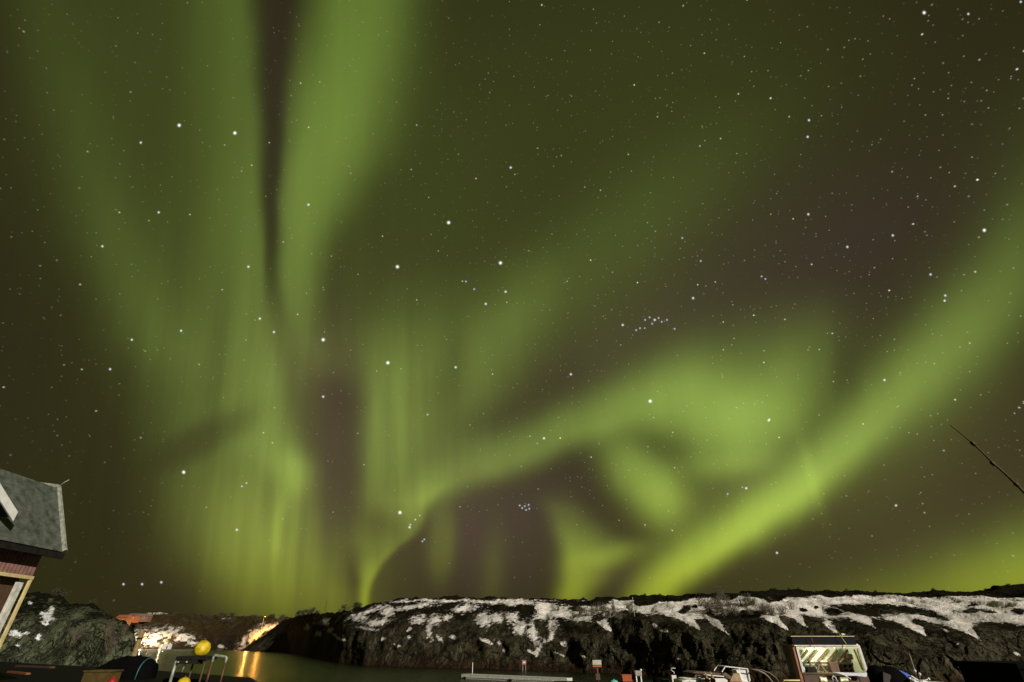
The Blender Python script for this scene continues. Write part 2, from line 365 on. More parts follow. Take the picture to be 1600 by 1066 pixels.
M = dict(
    white=mat('white_paint', (.72, .71, .66), .45, .12), offwhite=mat('weathered_white_paint', (.55, .54, .46), .6, .3, 6),
    red=mat('red_boards', (.25, .125, .10), .75, .3, 5, wave=('Y', .16)), slate=mat('slate', (.082, .092, .070), .7, .3, 3.6, dirt=(.034, .042, .030), wave=('Z', .26, .82)),
    cream=mat('cream_paint', (.58, .47, .22), .6, .2), dark=mat('tarred_wood', (.012, .011, .008), .85, .4, spec=.15), black=mat('black_canvas', (.0022, .0022, .0024), .9, .3, 3, .3, spec=.06),
    wood=mat('wood', (.10, .062, .026), .65, .35, 5), brown=mat('dark_brown_wood', (.07, .035, .016), .7, .35), yellow=mat('yellow_plastic', (.55, .40, .010), .5, .35, 7, .15),
    ochre=mat('ochre_plastic', (.075, .048, .008), .6, .3), orange=mat('orange_plastic', (.36, .075, .018), .5, .15), redp=mat('red_plastic', (.28, .010, .013), .45, .15),
    teal=mat('teal_plastic', (.018, .11, .11), .5, .3), blue=mat('blue_canvas', (.02, .12, .62), .6, .15), navy=mat('navy_paint', (.004, .006, .012), .7, .3, spec=.12),
    steel=mat('galvanised_steel', (.34, .36, .29), .5, .4, 8, 0, .3), glass=mat('dark_glass', (.01, .012, .014), .08, .1), grey=mat('grey_concrete', (.11, .10, .085), .85, .35, 3, .4),
    rust=mat('rust_red_cladding', (.30, .09, .035), .7, .3), lamp=mat('lamp_glass', (.8, .7, .5), .3, 0, emit=((1, .72, .36), 12)), sodium=mat('sodium_lamp_glass', (.8, .5, .2), .3, 0, emit=((1, .42, .08), 4)),
    twig=mat('twigs', (.100, .080, .048), .85, .3), leaf=mat('dark_shrub_leaves', (.030, .032, .014), .8, .4, 2), panel=mat('pale_lining', (.66, .70, .54), .6, .12), roofgrey=mat('grey_roof', (.12, .10, .09), .7, .3))

def lamp_light(name, loc, power, col, radius=0.2, parent=None):
    l = bpy.data.lights.new(name, 'POINT'); l.energy = power; l.color = col; l.shadow_soft_size = radius
    o = bpy.data.objects.new(name, l); COL.objects.link(o); o.location = loc; o.parent = parent
    return o

# ------------------------------------------------------------------ rock, snow and water
def rock_material(name, rock_a, rock_b, veg, snowcol, tide=True, streak=(1, 1, .22), crack=.42):
    m = bpy.data.materials.new(name); m.use_nodes = True; nt = m.node_tree; b = NB(nt); p = nt.nodes['Principled BSDF']
    p.inputs['Roughness'].default_value = .85; p.inputs['Specular IOR Level'].default_value = .06
    tc = b.new('ShaderNodeNewGeometry'); pos = tc.outputs['Position']
    def noise(vec, sc, det=6, rough=.55):
        n = b.new('ShaderNodeTexNoise'); n.inputs['Scale'].default_value = sc; n.inputs['Detail'].default_value = det; n.inputs['Roughness'].default_value = rough
        b.put(n.inputs['Vector'], vec); return n.outputs[0]
    def mix(f, a, c):
        x = b.new('ShaderNodeMix'); x.data_type = 'RGBA'; b.put(x.inputs[0], f)
        for i, v in ((6, a), (7, c)): b.put(x.inputs[i], (*v, 1) if isinstance(v, tuple) else v)
        return x.outputs[2]
    def ramp(v, lo, hi):
        r_ = b.new('ShaderNodeMapRange'); r_.inputs[1].default_value = lo; r_.inputs[2].default_value = hi; b.put(r_.inputs[0], v); return r_.outputs[0]
    sv = b.v('MULTIPLY', pos, streak)
    n1 = noise(sv, .35); n2 = noise(sv, 1.6); n3 = noise(pos, .12, 4); n4 = noise(pos, 5.0, 4)
    col = mix(ramp(n1, .40, .66), rock_a, rock_b)
    col = mix(b.m('MULTIPLY', ramp(n2, .45, .75), .75), col, tuple(q * .30 for q in rock_a))
    col = mix(b.m('MULTIPLY', ramp(n4, .55, .8), .5), col, tuple(min(1, q * 1.7) for q in rock_b))
    vo = b.new('ShaderNodeTexVoronoi'); vo.feature = 'DISTANCE_TO_EDGE'; vo.inputs['Scale'].default_value = crack
    nw = b.new('ShaderNodeTexNoise'); nw.inputs['Scale'].default_value = .8; nw.inputs['Detail'].default_value = 4; b.put(nw.inputs['Vector'], sv)
    b.put(vo.inputs['Vector'], b.v('ADD', sv, b.v('SCALE', nw.outputs['Color'], scale=3.2)))
    ck = b.m('MULTIPLY', b.m('SUBTRACT', 1.0, ramp(vo.outputs['Distance'], .005, .08)), ramp(noise(pos, .5, 3), .36, .56))
    col = mix(b.m('MULTIPLY', ck, .8), col, tuple(q * .16 for q in rock_a))
    at_v = b.new('ShaderNodeAttribute'); at_v.attribute_name = 'veg'
    vf = ramp(b.m('ADD', b.m('MULTIPLY', at_v.outputs['Fac'], 1.0), b.m('MULTIPLY', b.m('SUBTRACT', n2, .5), 1.3)), .35, .6)
    col = mix(vf, col, mix(ramp(n4, .3, .75), veg, tuple(q * .35 for q in veg)))
    if tide:
        sx = b.new('ShaderNodeSeparateXYZ'); b.put(sx.inputs[0], pos)
        tf = b.m('SUBTRACT', 1.0, ramp(b.m('ADD', sx.outputs[2], b.m('MULTIPLY', n1, 2.2)), 1.5, 3.1))
        col = mix(b.m('MULTIPLY', tf, .85), col, mix(ramp(n2, .4, .65), (.050, .022, .010), (.012, .009, .006)))
    at_s = b.new('ShaderNodeAttribute'); at_s.attribute_name = 'snow'
    ns = noise(pos, .9, 9, .74); sf = ramp(b.m('ADD', at_s.outputs['Fac'], b.m('MULTIPLY', b.m('SUBTRACT', ns, .5), 2.0)), .43, .58)
    sf = b.m('MULTIPLY', sf, b.m('SUBTRACT', 1.0, b.m('MULTIPLY', ramp(noise(pos, 2.3, 6, .7), .56, .66), b.m('SUBTRACT', 1.0, ramp(at_s.outputs['Fac'], .62, .85)))))
    sc_ = mix(ramp(noise(b.v('MULTIPLY', pos, (.3, 1, 1)), .55, 9, .72), .42, .80), snowcol, (snowcol[0] * .50, snowcol[1] * .48, snowcol[2] * .43))
    col = mix(sf, col, sc_)
    b.put(p.inputs['Base Color'], col)
    bp = b.new('ShaderNodeBump'); bp.inputs['Strength'].default_value = 1.0; bp.inputs['Distance'].default_value = .6
    hgt = b.m('SUBTRACT', b.m('ADD', b.m('MULTIPLY', n2, 1.0), b.m('MULTIPLY', n4, .35)), b.m('MULTIPLY', ck, .9))
    b.put(bp.inputs['Height'], b.m('MULTIPLY', hgt, b.m('MULTIPLY_ADD', sf, -.85, 1.0))); b.put(p.inputs['Normal'], bp.outputs[0])
    return m

def kk(px, py):
    d = raydir(px, py); return d.x / d.y
def ee(px, py):
    d = raydir(px, py); return d.z / d.y
def px_of(x, y, z):
    """camera projection (numpy): world point -> image pixel coordinates"""
    dz = z - CAM.z; f = y * cp + dz * sp; return 800 + 760 * x / f, 533 - 760 * (-y * sp + dz * cp) / f

def terrain(name, table, material, ncol, nrow, snow_fn, veg_fn, cliff_amp, fine_amp, seed, vstretch=.4, back=25.0):
    """rows of the table: image pixel x, crest y, cliff-top y, distance of the shore, cliff run, crest run"""
    tb = np.array(table, float)
    kc = np.array([kk(a, b_) for a, b_ in tb[:, [0, 1]]]); kt = np.array([kk(a, b_) for a, b_ in tb[:, [0, 2]]])
    ec = np.array([ee(a, b_) for a, b_ in tb[:, [0, 1]]]); et = np.array([ee(a, b_) for a, b_ in tb[:, [0, 2]]])
    kb = np.array([kk(a, 1020) for a in tb[:, 0]])
    k = np.linspace(kb[0], kb[-1], ncol)
    Yb = np.interp(k, kb, tb[:, 3]); dt = np.interp(k, kb, tb[:, 4]); dc = np.interp(k, kb, tb[:, 5])
    Yt = Yb + dt; Yc = Yb + dc
    Zt = CAM.z + np.interp(k, kt, et) * Yt; Zc = CAM.z + np.interp(k, kc, ec) * Yc
    Zt = np.maximum(Zt, -.3); Zc = np.maximum(Zc, Zt)
    Zb = np.full_like(k, -1.2)
    n1 = int(nrow * .5); n2 = int(nrow * .42); n3 = nrow - n1 - n2
    rowsY = []; rowsZ = []; rowsT = []
    for i in range(n1):
        t = i / n1; s = t ** 1.35 * .75 + .25 * t; rowsY.append(Yb + dt * s); rowsZ.append(Zb + (Zt - Zb) * t); rowsT.append(t * .5 + 0 * k)
    for i in range(n2):
        t = i / n2; sm = 1 - (1 - t) ** 1.5; rowsY.append(Yt + (Yc - Yt) * t); rowsZ.append(Zt + (Zc - Zt) * (sm * .45 + t * .55)); rowsT.append(.5 + .42 * t + 0 * k)
    for i in range(n3):
        t = i / (n3 - 1); rowsY.append(Yc + back * t); rowsZ.append(Zc - (Zc + 2) * t ** 1.6); rowsT.append(.92 + .08 * t + 0 * k)
    Yv = np.array(rowsY); Zv = np.array(rowsZ); T = np.array(rowsT); K = np.broadcast_to(k, Yv.shape); Xv = K * Yv
    # rock relief
    w = np.clip(1 - np.abs(T - .28) / .30, 0, 1) ** .7                      # strongest on the face
    s = seed
    Xb = K * Yb; Yq = 0 * Yv + Yb                                           # joints run down the face
    r1 = ridged(Xb * .11 + s, Yq * .11 + (Yv - Yq) * .05, Zv * .11 * vstretch, 5) - .55
    r2 = fbm(Xb * .45 + s, Yq * .45, Zv * .45 * vstretch + 3, 4) - .5
    r3 = fbm(Xv * .30 + s, Yv * .12, Zv * .1 + 3, 5) - .5
    blk = np.floor(fbm(Xb * .35 + 9 + s, Yq * .2, Zv * .35 * vstretch, 3) * 9) / 9 - .5
    dY = -w * cliff_amp * (r1 * 1.6 + r2 * .5 + blk * 1.5)
    top = np.clip((T - .45) / .2, 0, 1) * np.clip((1.02 - T) / .06, 0, 1)
    dZ = top * fine_amp * (r3 * 2.0 + (ridged(Xv * .16 + s, Yv * .16, Zv * 0 + s, 4) - .6) * .9) + w * fine_amp * .5 * r2
    Yv = Yv + dY; Xv = K * Yv; Zv = Zv + dZ
    px, py = px_of(Xv, Yv, Zv)
    snow = snow_fn(px, py, Xv, Yv, Zv, T); veg = veg_fn(px, py, Xv, Yv, Zv, T)
    nr = Yv.shape[0]
    V = np.stack([Xv, Yv, Zv], -1).reshape(-1, 3)
    idx = np.arange(nr * ncol).reshape(nr, ncol)
    F = np.stack([idx[:-1, :-1], idx[:-1, 1:], idx[1:, 1:], idx[1:, :-1]], -1).reshape(-1, 4)
    me = bpy.data.meshes.new(name); me.vertices.add(len(V)); me.vertices.foreach_set('co', V.ravel())
    me.loops.add(F.size); me.loops.foreach_set('vertex_index', F.ravel().astype(np.int32)); me.polygons.add(len(F))
    me.polygons.foreach_set('loop_start', np.arange(0, F.size, 4, dtype=np.int32)); me.polygons.foreach_set('loop_total', np.full(len(F), 4, dtype=np.int32))
    me.update(calc_edges=True); me.polygons.foreach_set('use_smooth', np.ones(len(F), dtype=bool))
    for nm, arr in (('snow', snow), ('veg', veg)):
        a = me.attributes.new(nm, 'FLOAT', 'POINT'); a.data.foreach_set('value', np.clip(arr, 0, 1).ravel().astype(np.float32))
    me.materials.append(material)
    o = bpy.data.objects.new(name, me); COL.objects.link(o); tag(o, kind='structure')
    return o, (Xv, Yv, Zv, px, py)

def ell(px, py, lst):
    f = np.zeros_like(px)
    for cx, cy, rx, ry, ro in lst:
        c, s = math.cos(R(ro)), math.sin(R(ro)); u = ((px - cx) * c + (py - cy) * s) / rx; v = (-(px - cx) * s + (py - cy) * c) / ry
        f = np.maximum(f, np.clip(1.0 - .5 * (u * u + v * v) ** .5, 0, 1))
    return f
def lin(px, pts): return np.interp(px, [p[0] for p in pts], [p[1] for p in pts])

# --- the snowy ridge across the water
RIDGE = [(372,1019,1020,360,6,20),(388,1010,1013,352,6,22),(405,998,1006,345,7,28),(424,984,998,335,9,34),(442,969,988,312,10,40),(480,959,977,220,10,35),(530,957,976,160,10,32),(570,947,976,145,11,34),(620,937,972,138,12,36),(700,934,975,131,12,38),(800,935,976,123,12,40),
         (860,937,982,118,12,42),(890,939,976,115,12,44),(960,933,966,108,12,48),(1050,931,974,96,11,52),(1100,929,983,89,11,54),(1200,923,966,83,10,56),(1300,925,978,79,10,58),(1400,926,985,75,10,60),(1500,925,990,73,10,60),
         (1600,917,985,71,10,60),(1800,905,980,66,10,60),(2300,890,970,60,10,60),(3200,880,965,55,10,60)]
UP = [(840,941),(880,946),(900,948),(945,945),(960,938),(990,938),(1000,946),(1050,939),(1080,936),(1110,934),(1140,938),(1160,931),(1185,934),(1200,941),(1215,941),(1225,935),(1260,934),(1280,931),(1300,936),(1320,931),(1390,930),(1440,933),(1500,932),(1530,930),(1560,935),(1600,934),(1700,925)]
LOW = [(840,958),(862,966),(885,970),(915,970),(928,986),(940,966),(972,955),(990,954),(1005,960),(1030,957),(1050,968),(1066,986),(1074,968),(1090,968),(1106,994),(1114,966),(1140,956),(1165,955),(1188,966),(1202,988),(1210,962),(1228,968),(1238,982),(1245,961),(1285,966),(1318,967),(1346,982),(1354,963),(1385,970),(1414,995),(1422,974),(1455,975),(1478,984),(1494,1002),(1502,975),(1540,970),(1600,980),(1700,985)]
LOW = sorted(LOW)
SNOWP = [(720,939,150,2.6,0),(575,956,34,4,-20),(560,965,16,7,10),(590,972,20,6,-6),(605,955,13,12,20),(575,981,16,3,8),(645,948,40,5,-8),(655,968,14,8,-5),(680,968,14,9,-20),(672,985,5,18,-8),(688,998,10,3,40),
         (725,950,22,7,-12),(757,968,14,14,20),(775,966,14,10,-10),(800,965,12,9,15),(812,980,12,14,-30),(832,990,8,24,-12),(840,1010,8,14,10),(850,962,20,10,0),(862,975,10,8,0),(800,942,60,5,2),(864,990,5,16,12),(852,1003,7,4,-40),
         (510,972,6,5,-40),(515,985,7,6,0),(528,995,16,3,25),(500,990,6,4,0),(480,980,5,6,0),(640,997,3,4,30),(618,1008,3,3,0),(626,1010,3,2,0),(760,1000,10,2.4,30),(780,1004,7,4,30),(790,1018,5,3,40),(829,1018,10,2.2,25),(700,966,8,5,-20),(708,995,6,4,20),
         (1023,977,4,6,-30),(1035,984,8,3,20),(1080,1011,3,2,20),(1195,1012,3,2,0),(1060,1030,3,1.6,20),(1290,974,9,6,40),(1302,983,9,4,40),(1318,992,3,2,0),(1478,985,8,2,30),(1500,1007,2.5,2,0),(1515,1052,5,2,10),(1505,1046,4,1.6,0),(1590,1022,8,3,30),(640,985,5,4,0),(600,1000,4,3,0),(880,1005,5,5,0),(870,1022,10,2,30),(910,1025,4,2,30)]
HOLES = [(1070,951,9,5,-12),(1086,947,6,2.5,15),(1255,953,8,1.6,5),(1275,951,6,1.5,0),(1302,955,14,5,8),(1345,953,40,5.5,8),(1400,951,48,6.5,4),(1450,957,28,5,10),(1520,955,14,4,-5),(1545,957,12,3,10),(1590,957,10,4,15),(1520,945,8,2,0),(900,952,12,3,0),(935,965,9,5,0),(1115,962,14,3,20),(1180,958,12,3,0),(1440,973,14,4,8),(1475,965,12,3,10)]
def ridge_snow(px, py, X_, Y_, Z_, T):
    warp = (fbm(X_ * .25, Y_ * .12, Z_ * .25, 4) - .5)
    qx = px + warp * 14; qy = py + (fbm(X_ * .3 + 40, Y_ * .15, Z_ * .3, 4) - .5) * 9
    main = np.clip(.5 + (lin(qx - np.clip(qy - 958, 0, 60), LOW) - qy) / 13, 0, 1) * np.clip(.5 + (qy - lin(qx, UP)) / 3.5, 0, 1) * (qx > 838)
    f = np.maximum(main * 1.05, ell(qx, qy, [(a, b_, c * .92, d * .9, e) for a, b_, c, d, e in SNOWP]) * .95)
    f = f - np.clip(ell(qx, qy, HOLES) * 1.9 - .35, 0, 1)
    tex = fbm(X_ * .9, Y_ * .5, Z_ * .9, 5) - .5
    out = np.clip(f + tex * .30 + (fbm(X_ * 2.2, Y_ * 1.2, Z_ * 2.2, 4, .6) - .5) * .55 * np.clip(2.2 - f * 2, 0, 1), 0, 1)
    off = (px > 1640) | (px < 380)
    return np.where(off, np.clip((T - .52) * 3 + tex, 0, 1) * (px > 1640), out)
def ridge_veg(px, py, X_, Y_, Z_, T):
    return np.clip((T - .36) * 2.6 + (fbm(X_ * .3, Y_ * .3, Z_ * .3, 3) - .5) * 1.6, 0, 1)
rm = rock_material('ridge_rock', (.026, .022, .011), (.085, .077, .045), (.016, .012, .005), (.84, .79, .73))
ridge, RG = terrain('hill', RIDGE, rm, 1500, 190, ridge_snow, ridge_veg, 2.2, 1.1, 3.0, vstretch=.85)

# --- the far shore with its lamps
FAR = [(-1500,940,975,260,8,70),(-700,950,978,300,8,70),(0,960,985,420,10,80),(150,964,990,480,10,80),(200,961,990,490,10,80),(250,956,988,490,10,80),(300,961,992,480,10,75),(350,963,993,450,10,70),(400,963,990,410,10,70),(440,966,992,380,10,60),(500,964,992,330,10,60),(560,975,1000,300,8,50)]
def far_snow(px, py, X_, Y_, Z_, T):
    tex = fbm(X_ * .10, Y_ * .06, Z_ * .12, 5) - .5
    f = ell(px, py, [(232,1000,30,14,5),(262,987,24,9,0),(288,996,20,7,0),(300,1003,12,5,0),(394,994,26,9,-35),(410,984,12,7,-30),(345,1010,7,4,20),(430,978,16,4,-8),(246,959,16,1.6,0),(358,967,8,1.5,0)])
    return np.clip(f * .9 + tex * .4 + (fbm(X_ * .35, Y_ * .15, Z_ * .5, 5, .6) - .5) * 2.4 * f, 0, 1)
def far_veg(px, py, X_, Y_, Z_, T): return np.clip(.3 + T * .6 + (fbm(X_ * .05, Y_ * .05, Z_ * .05, 3) - .5), 0, 1)
fm = rock_material('far_shore_rock', (.028, .022, .012), (.05, .038, .022), (.075, .047, .016), (.80, .75, .66), streak=(.4, .4, .2))
far, FG = terrain('far_hill', FAR, fm, 800, 110, far_snow, far_veg, 3.0, 2.2, 21.0, back=60)

# --- the rock knoll beside the boathouse
KNOLL = [(-900,900,960,52,4,14),(-300,905,960,56,4,14),(-60,912,960,58,4,14),(0,919,965,60,4,13),(30,926,968,60,4,12),(60,929,970,60,4,12),(85,933,970,60,4,12),(112,941,972,60,3,10),(142,944,975,60,3,9),(164,953,978,60,3,8),(182,968,988,60,3,6),(196,974,992,60,3,5),(209,981,998,60,2.5,4.5),(214,1012,1030,60,2,4),(219,1075,1080,61,2,4),(226,1110,1112,62,2,4)]
def knoll_snow(px, py, X_, Y_, Z_, T):
    qx = px + (fbm(X_ * .5, Y_ * .3, Z_ * .5, 4) - .5) * 7
    f = ell(qx, py, [(73,963,11,10,10),(80,953,5,6,0),(48,942,4,3,30),(25,990,11,6,0),(42,989,8,3,-5),(58,997,7,6,-40),(27,1008,4,4,0),(70,974,9,3,20)])
    return f * .95
def knoll_veg(px, py, X_, Y_, Z_, T): return np.clip((T - .55) * 2.2 + np.clip((70 - px) / 60, 0, 1) * .5 + (fbm(X_ * .5, Y_ * .5, Z_ * .5, 3) - .5) * 1.4, 0, 1)
km = rock_material('knoll_rock', (.034, .038, .020), (.125, .135, .080), (.014, .014, .005), (.80, .80, .78), tide=False, streak=(1.2, 1.2, .8), crack=.75)
knoll, KG = terrain('rock_outcrop', KNOLL, km, 700, 150, knoll_snow, knoll_veg, 2.2, .7, 60.0, vstretch=1.2, back=10)

# --- the harbour water
wm = bpy.data.materials.new('harbour_water'); wm.use_nodes = True; b = NB(wm.node_tree); p = wm.node_tree.nodes['Principled BSDF']
p.inputs['Base Color'].default_value = (.003, .007, .002, 1); p.inputs['Roughness'].default_value = .2; p.inputs['IOR'].default_value = 1.2
g_ = b.new('ShaderNodeNewGeometry'); n_ = b.new('ShaderNodeTexNoise'); n_.inputs['Scale'].default_value = .9; n_.inputs['Detail'].default_value = 4
b.put(n_.inputs['Vector'], b.v('MULTIPLY', g_.outputs['Position'], (1, .5, 1)))
bp = b.new('ShaderNodeBump'); bp.inputs['Strength'].default_value = 1.0; bp.inputs['Distance'].default_value = 1.3; b.put(bp.inputs['Height'], n_.outputs[0]); b.put(p.inputs['Normal'], bp.outputs[0])
tag(MB().add([(-3000, -200, 0), (3000, -200, 0), (3000, 4000, 0), (-3000, 4000, 0)], [(0, 1, 2, 3)]).build('water', wm), kind='structure')

# ------------------------------------------------------------------ things
_b0 = MB.build
def build_w(mb, name, m, parent, bevel=0.0):      # geometry given in world metres, hung under its thing
    o = _b0(mb, name, m, parent, bevel)
    if parent is not None and parent.type == 'EMPTY': o.location = -parent.location
    return o
MB.bw = build_w
def outline(pts, Y, depth): # side view of a part, set at its distance and given its thickness
    return MB().prism([at(a, c, Y) for a, c in pts], (0, depth, 0))
QZ = 3.4

# the quay the viewer stands on
qa, qb, qc = on_z(-40, 1032, QZ), on_z(222, 1046, QZ), on_z(392, 1059, QZ)
q = MB().prism([(-70, -12, QZ - .5), (70, -12, QZ - .5), (70, 22.5, QZ - .5), (-9, 22.5, QZ - .5), (qc.x, qc.y, QZ - .5), (qb.x, qb.y, QZ - .5), (qa.x, qa.y, QZ - .5), (-75, qa.y, QZ - .5)], (0, 0, .5))
tag(q.build('quay', mat('wet_quay_planks', (.0045, .0045, .003), .8, .5, 2.0, spec=.1, wave=('X', .18, .5))), kind='structure')
for px_, py_ in ((-30, 1040), (60, 1042), (150, 1047), (230, 1050), (310, 1056), (385, 1062)):
    c_ = on_z(px_, py_, QZ); tag(MB().tube([(c_.x, c_.y - .5, -3), (c_.x, c_.y - .5, QZ - .5)], .16, 8).build('quay_pile', M['dark']), 'dark timber pile under the outer edge of the quay', 'pile', 'piles under the quay')

# boathouse at the left edge
H = thing('boathouse', (-20.8, 13, QZ), 'red boathouse with grey slate roof and white gable board, at the left edge', 'boathouse')
MB().box((-17.95, 13, 7.48), (.2, 14, .86)).bw('upper_wall', M['red'], H)
w_ = MB().box((-18.3, 13, 5.22), (.16, 13.9, 3.64)); w_.box((-23.65, 13, 5.65), (.2, 14, 4.5)); w_.box((-20.95, 6.1, 5.65), (5.2, .2, 4.5)); w_.box((-20.95, 19.9, 5.65), (5.2, .2, 4.5)); w_.bw('lower_wall', M['brown'], H)
rf = MB()
sec = [(-17.22, 7.93), (-18.62, 10.36), (-20.9, 10.62), (-23.2, 10.36), (-24.6, 7.93), (-24.45, 7.86), (-23.1, 10.2), (-20.9, 10.46), (-18.72, 10.2), (-17.37, 7.86)]
rf.prism([(x, 5.7, z) for x, z in sec], (0, 14.42, 0)); roof = rf.bw('roof', M['slate'], H)
g = MB(); g.prism([(x, 6.0, z) for x, z in ((-17.9, 7.9), (-18.75, 10.1), (-20.9, 10.4), (-23.05, 10.1), (-23.7, 7.9))], (0, .12, 0)); g.bw('gable_wall', M['red'], H); g = MB(); g.prism([(x, 19.85, z) for x, z in ((-17.9, 7.9), (-18.75, 10.1), (-20.9, 10.4), (-23.05, 10.1), (-23.7, 7.9))], (0, .12, 0)); g.bw('gable_wall', M['red'], H)
v_ = MB(); 
for a_, b_ in (((-17.2, 7.96), (-18.64, 10.42)), ((-18.64, 10.42), (-20.9, 10.68))): v_.bar((a_[0], 20.14, a_[1]), (b_[0], 20.14, b_[1]), .10, .16)
v_.bw('verge_flashing', M['steel'], H)
MB().tube([(-18.64, 20.14, 10.4), (-18.52, 20.2, 10.62), (-18.38, 20.2, 10.72)], [.02, .016, .01], 6).bw('ridge_hook', M['steel'], H)
MB().box((-17.30, 13, 7.80), (.10, 14.6, .20)).bw('fascia_board', M['dark'], H)
MB().box((-17.56, 13, 7.85), (.42, 14.5, .04)).bw('soffit', M['dark'], H)
MB().box((-17.86, 13, 7.02), (.10, 14.1, .11)).bw('trim_board', M['cream'], H)
MB().bar((-17.86, 20.0, QZ), (-17.86, 20.0, 7.0), .07, .10).bw('corner_board', M['cream'], H)
MB().bar((-17.90, 19.66, QZ), (-17.90, 19.66, 6.84), .12, .22).bw('porch_post', M['offwhite'], H)
MB().bar((-17.90, 17.0, QZ), (-17.90, 17.0, 6.84), .12, .22).bw('porch_post', M['offwhite'], H)
dr = MB().box((-18.16, 18.2, 5.1), (.08, 1.5, 3.3)).bw('door', M['rust'], H)
fr = MB(); fr.box((-18.10, 18.98, 5.1), (.10, .08, 3.4)); fr.box((-18.10, 17.42, 5.1), (.10, .08, 3.4)); fr.box((-18.10, 18.2, 6.84), (.10, 1.64, .10)); fr.bw('door_frame', M['cream'], dr)
MB().box((-18.10, 18.2, 6.2), (.04, .8, .7)).bw('door_pane', M['panel'], dr)
dm = MB().prism([(-17.28, y, z) for y, z in ((12.7, 7.75), (12.7, 8.75), (14.85, 9.95), (17.0, 8.75), (17.0, 7.75))], (-2.6, 0, 0)).bw('dormer', M['dark'], H)  # dark material stands in for the shadow under the bargeboards
dd = MB()
for y0, z0 in ((12.4, 8.62), (17.3, 8.62)): dd.prism([(-17.06, y0, z0), (-17.06, 14.85, 10.08), (-17.06, 14.85, 10.18), (-17.06, y0, z0 + .11)], (-2.9, 0, 0))
dd.bw('dormer_roof', M['slate'], dm)
for y0 in (12.37, 17.33):
    MB().prism([(-17.0, y0, 8.50), (-17.0, 14.85 + .01 * (y0 - 14.85), 10.0), (-17.0, 14.85 + .01 * (y0 - 14.85), 10.30), (-17.0, y0, 8.80)], (-.05, 0, 0)).bw('bargeboard', M['white'], dm)
MB().box((-17.26, 14.85, 9.0), (.06, 1.5, 1.2)).bw('hatch', M['rust'], dm)

# far houses, shed and lamps
def house(px, py, Y, w, h, d, wall, roofm, label, group=None):
    c = at(px, py, Y); t = thing('house', (c.x, c.y + d / 2, c.z - 2), label, 'house', group)
    MB().box((0, 0, 1 + h / 2), (w, d, h + 2)).build('wall', wall, t)
    MB().prism([(-w / 2 - .4, -d / 2 - .5, h + 2), (-w / 2 - .4, d / 2 + .5, h + 2), (-w / 2 - .4, 0, h + 2 + d * .32)], (w + .8, 0, 0)).build('roof', roofm, t)
    for x_ in (-.28, .22):
        f_ = MB().box((w * x_, -d / 2 - .03, 2 + h * .5), (1.3, .1, 1.4)).build('window', M['white'], t); MB().box((w * x_, -d / 2 - .09, 2 + h * .5), (1.0, .04, 1.1)).build('pane', M['glass'], f_)
sodium_lit_wall = mat('sodium_lit_boards', (.28, .095, .02), .7, .2)  # orange of the sodium lamplight is put into the wall colour
house(187, 973, 470, 9, 3.6, 7, sodium_lit_wall, M['rust'], 'small house with orange lamplight in its wall colour, just right of the pale rock knoll')
house(203, 969, 500, 7, 3.2, 7, mat('brick_red_boards', (.36, .10, .03), .7, .2), M['roofgrey'], 'dark red house set back behind the small orange one')
house(219, 968, 520, 12, 2.6, 7, mat('pinkish_boards', (.18, .10, .065), .7, .2), mat('pinkish_roof', (.20, .13, .09), .7, .2), 'wide low house with pinkish roof on the far shore')
c = at(260, 1014.5, 462); SH = thing('shed', (c.x, c.y, 0), 'tiny white shed at the waterline below the glaring snow', 'shed')
MB().box((0, 0, 1.4), (5.2, 3.5, 3.0)).build('wall', M['white'], SH); MB().prism([(-2.8, -2, 2.9), (-2.8, 2, 2.9), (-2.8, 0, 3.7)], (5.6, 0, 0)).build('roof', M['white'], SH)
MB().box((1.0, -1.79, 1.2), (.9, .06, 1.9)).build('door', M['dark'], SH)
def street_lamp(px, py0, py1, label, power, col, glass, post, out, gap=4.0):
    g_ = ground(FG, px, py1); Y = g_.y - gap; top = at(px, py0, Y); h = top.z - g_.z + 1.5
    t = thing('street_lamp', (g_.x, Y, g_.z - 1.5), label, 'street lamp', 'lit lamps along the far shore')
    MB().tube([(0, 0, 0), (0, 0, h * .6), (0, 0, h)], [.20, .16, .12], 8).build('post', post, t)
    MB().tube([(0, 0, h), (0, out * .6, h + .3), (0, out, h + .2)], [.09, .08, .07], 6).build('arm', post, t)
    hd = MB().box((0, out + .2, h + .15), (.4, .9, .18)).build('lamp_head', post, t); MB().box((0, out + .2, h + .02), (.3, .7, .08)).build('lamp_glass', glass, hd)
    lamp_light('lamp_light', (0, out + .2, h - .4), power, col, .5, t)
def ground(grid, px, py):
    X_, Y_, Z_, gx, gy = grid; d = (gx - px) ** 2 + (gy - py) ** 2; n = int(d.shape[0] * .93); i = np.unravel_index(np.argmin(d[:n]), d[:n].shape); return Vector((X_[i], Y_[i], Z_[i]))
lamplit_y = mat('lamplit_yellow_post', (.60, .38, .08), .5, .15)  # glow of the lamp on its post, put into the yellow base colour
street_lamp(228, 989, 1006, 'slim grey street lamp over the white glaring snow', 15000, (1.0, .72, .40), M['lamp'], M['steel'], 2.0, 7)
street_lamp(256, 994, 1008, 'short street lamp behind the tiny white shed', 4500, (1.0, .72, .40), M['lamp'], M['steel'], 1.5, 6)
street_lamp(413, 964, 984, 'tall street lamp with the lamplight yellow put into its post, on the slope', 9000, (1.0, .40, .06), M['sodium'], lamplit_y, 2.2, 6)
street_lamp(395, 985, 1000, 'low lamp added to light the snow orange by the water', 9500, (1.0, .44, .08), M['sodium'], M['dark'], 1.5, 8)  # unseen extra lamp, added to turn the snow patch orange

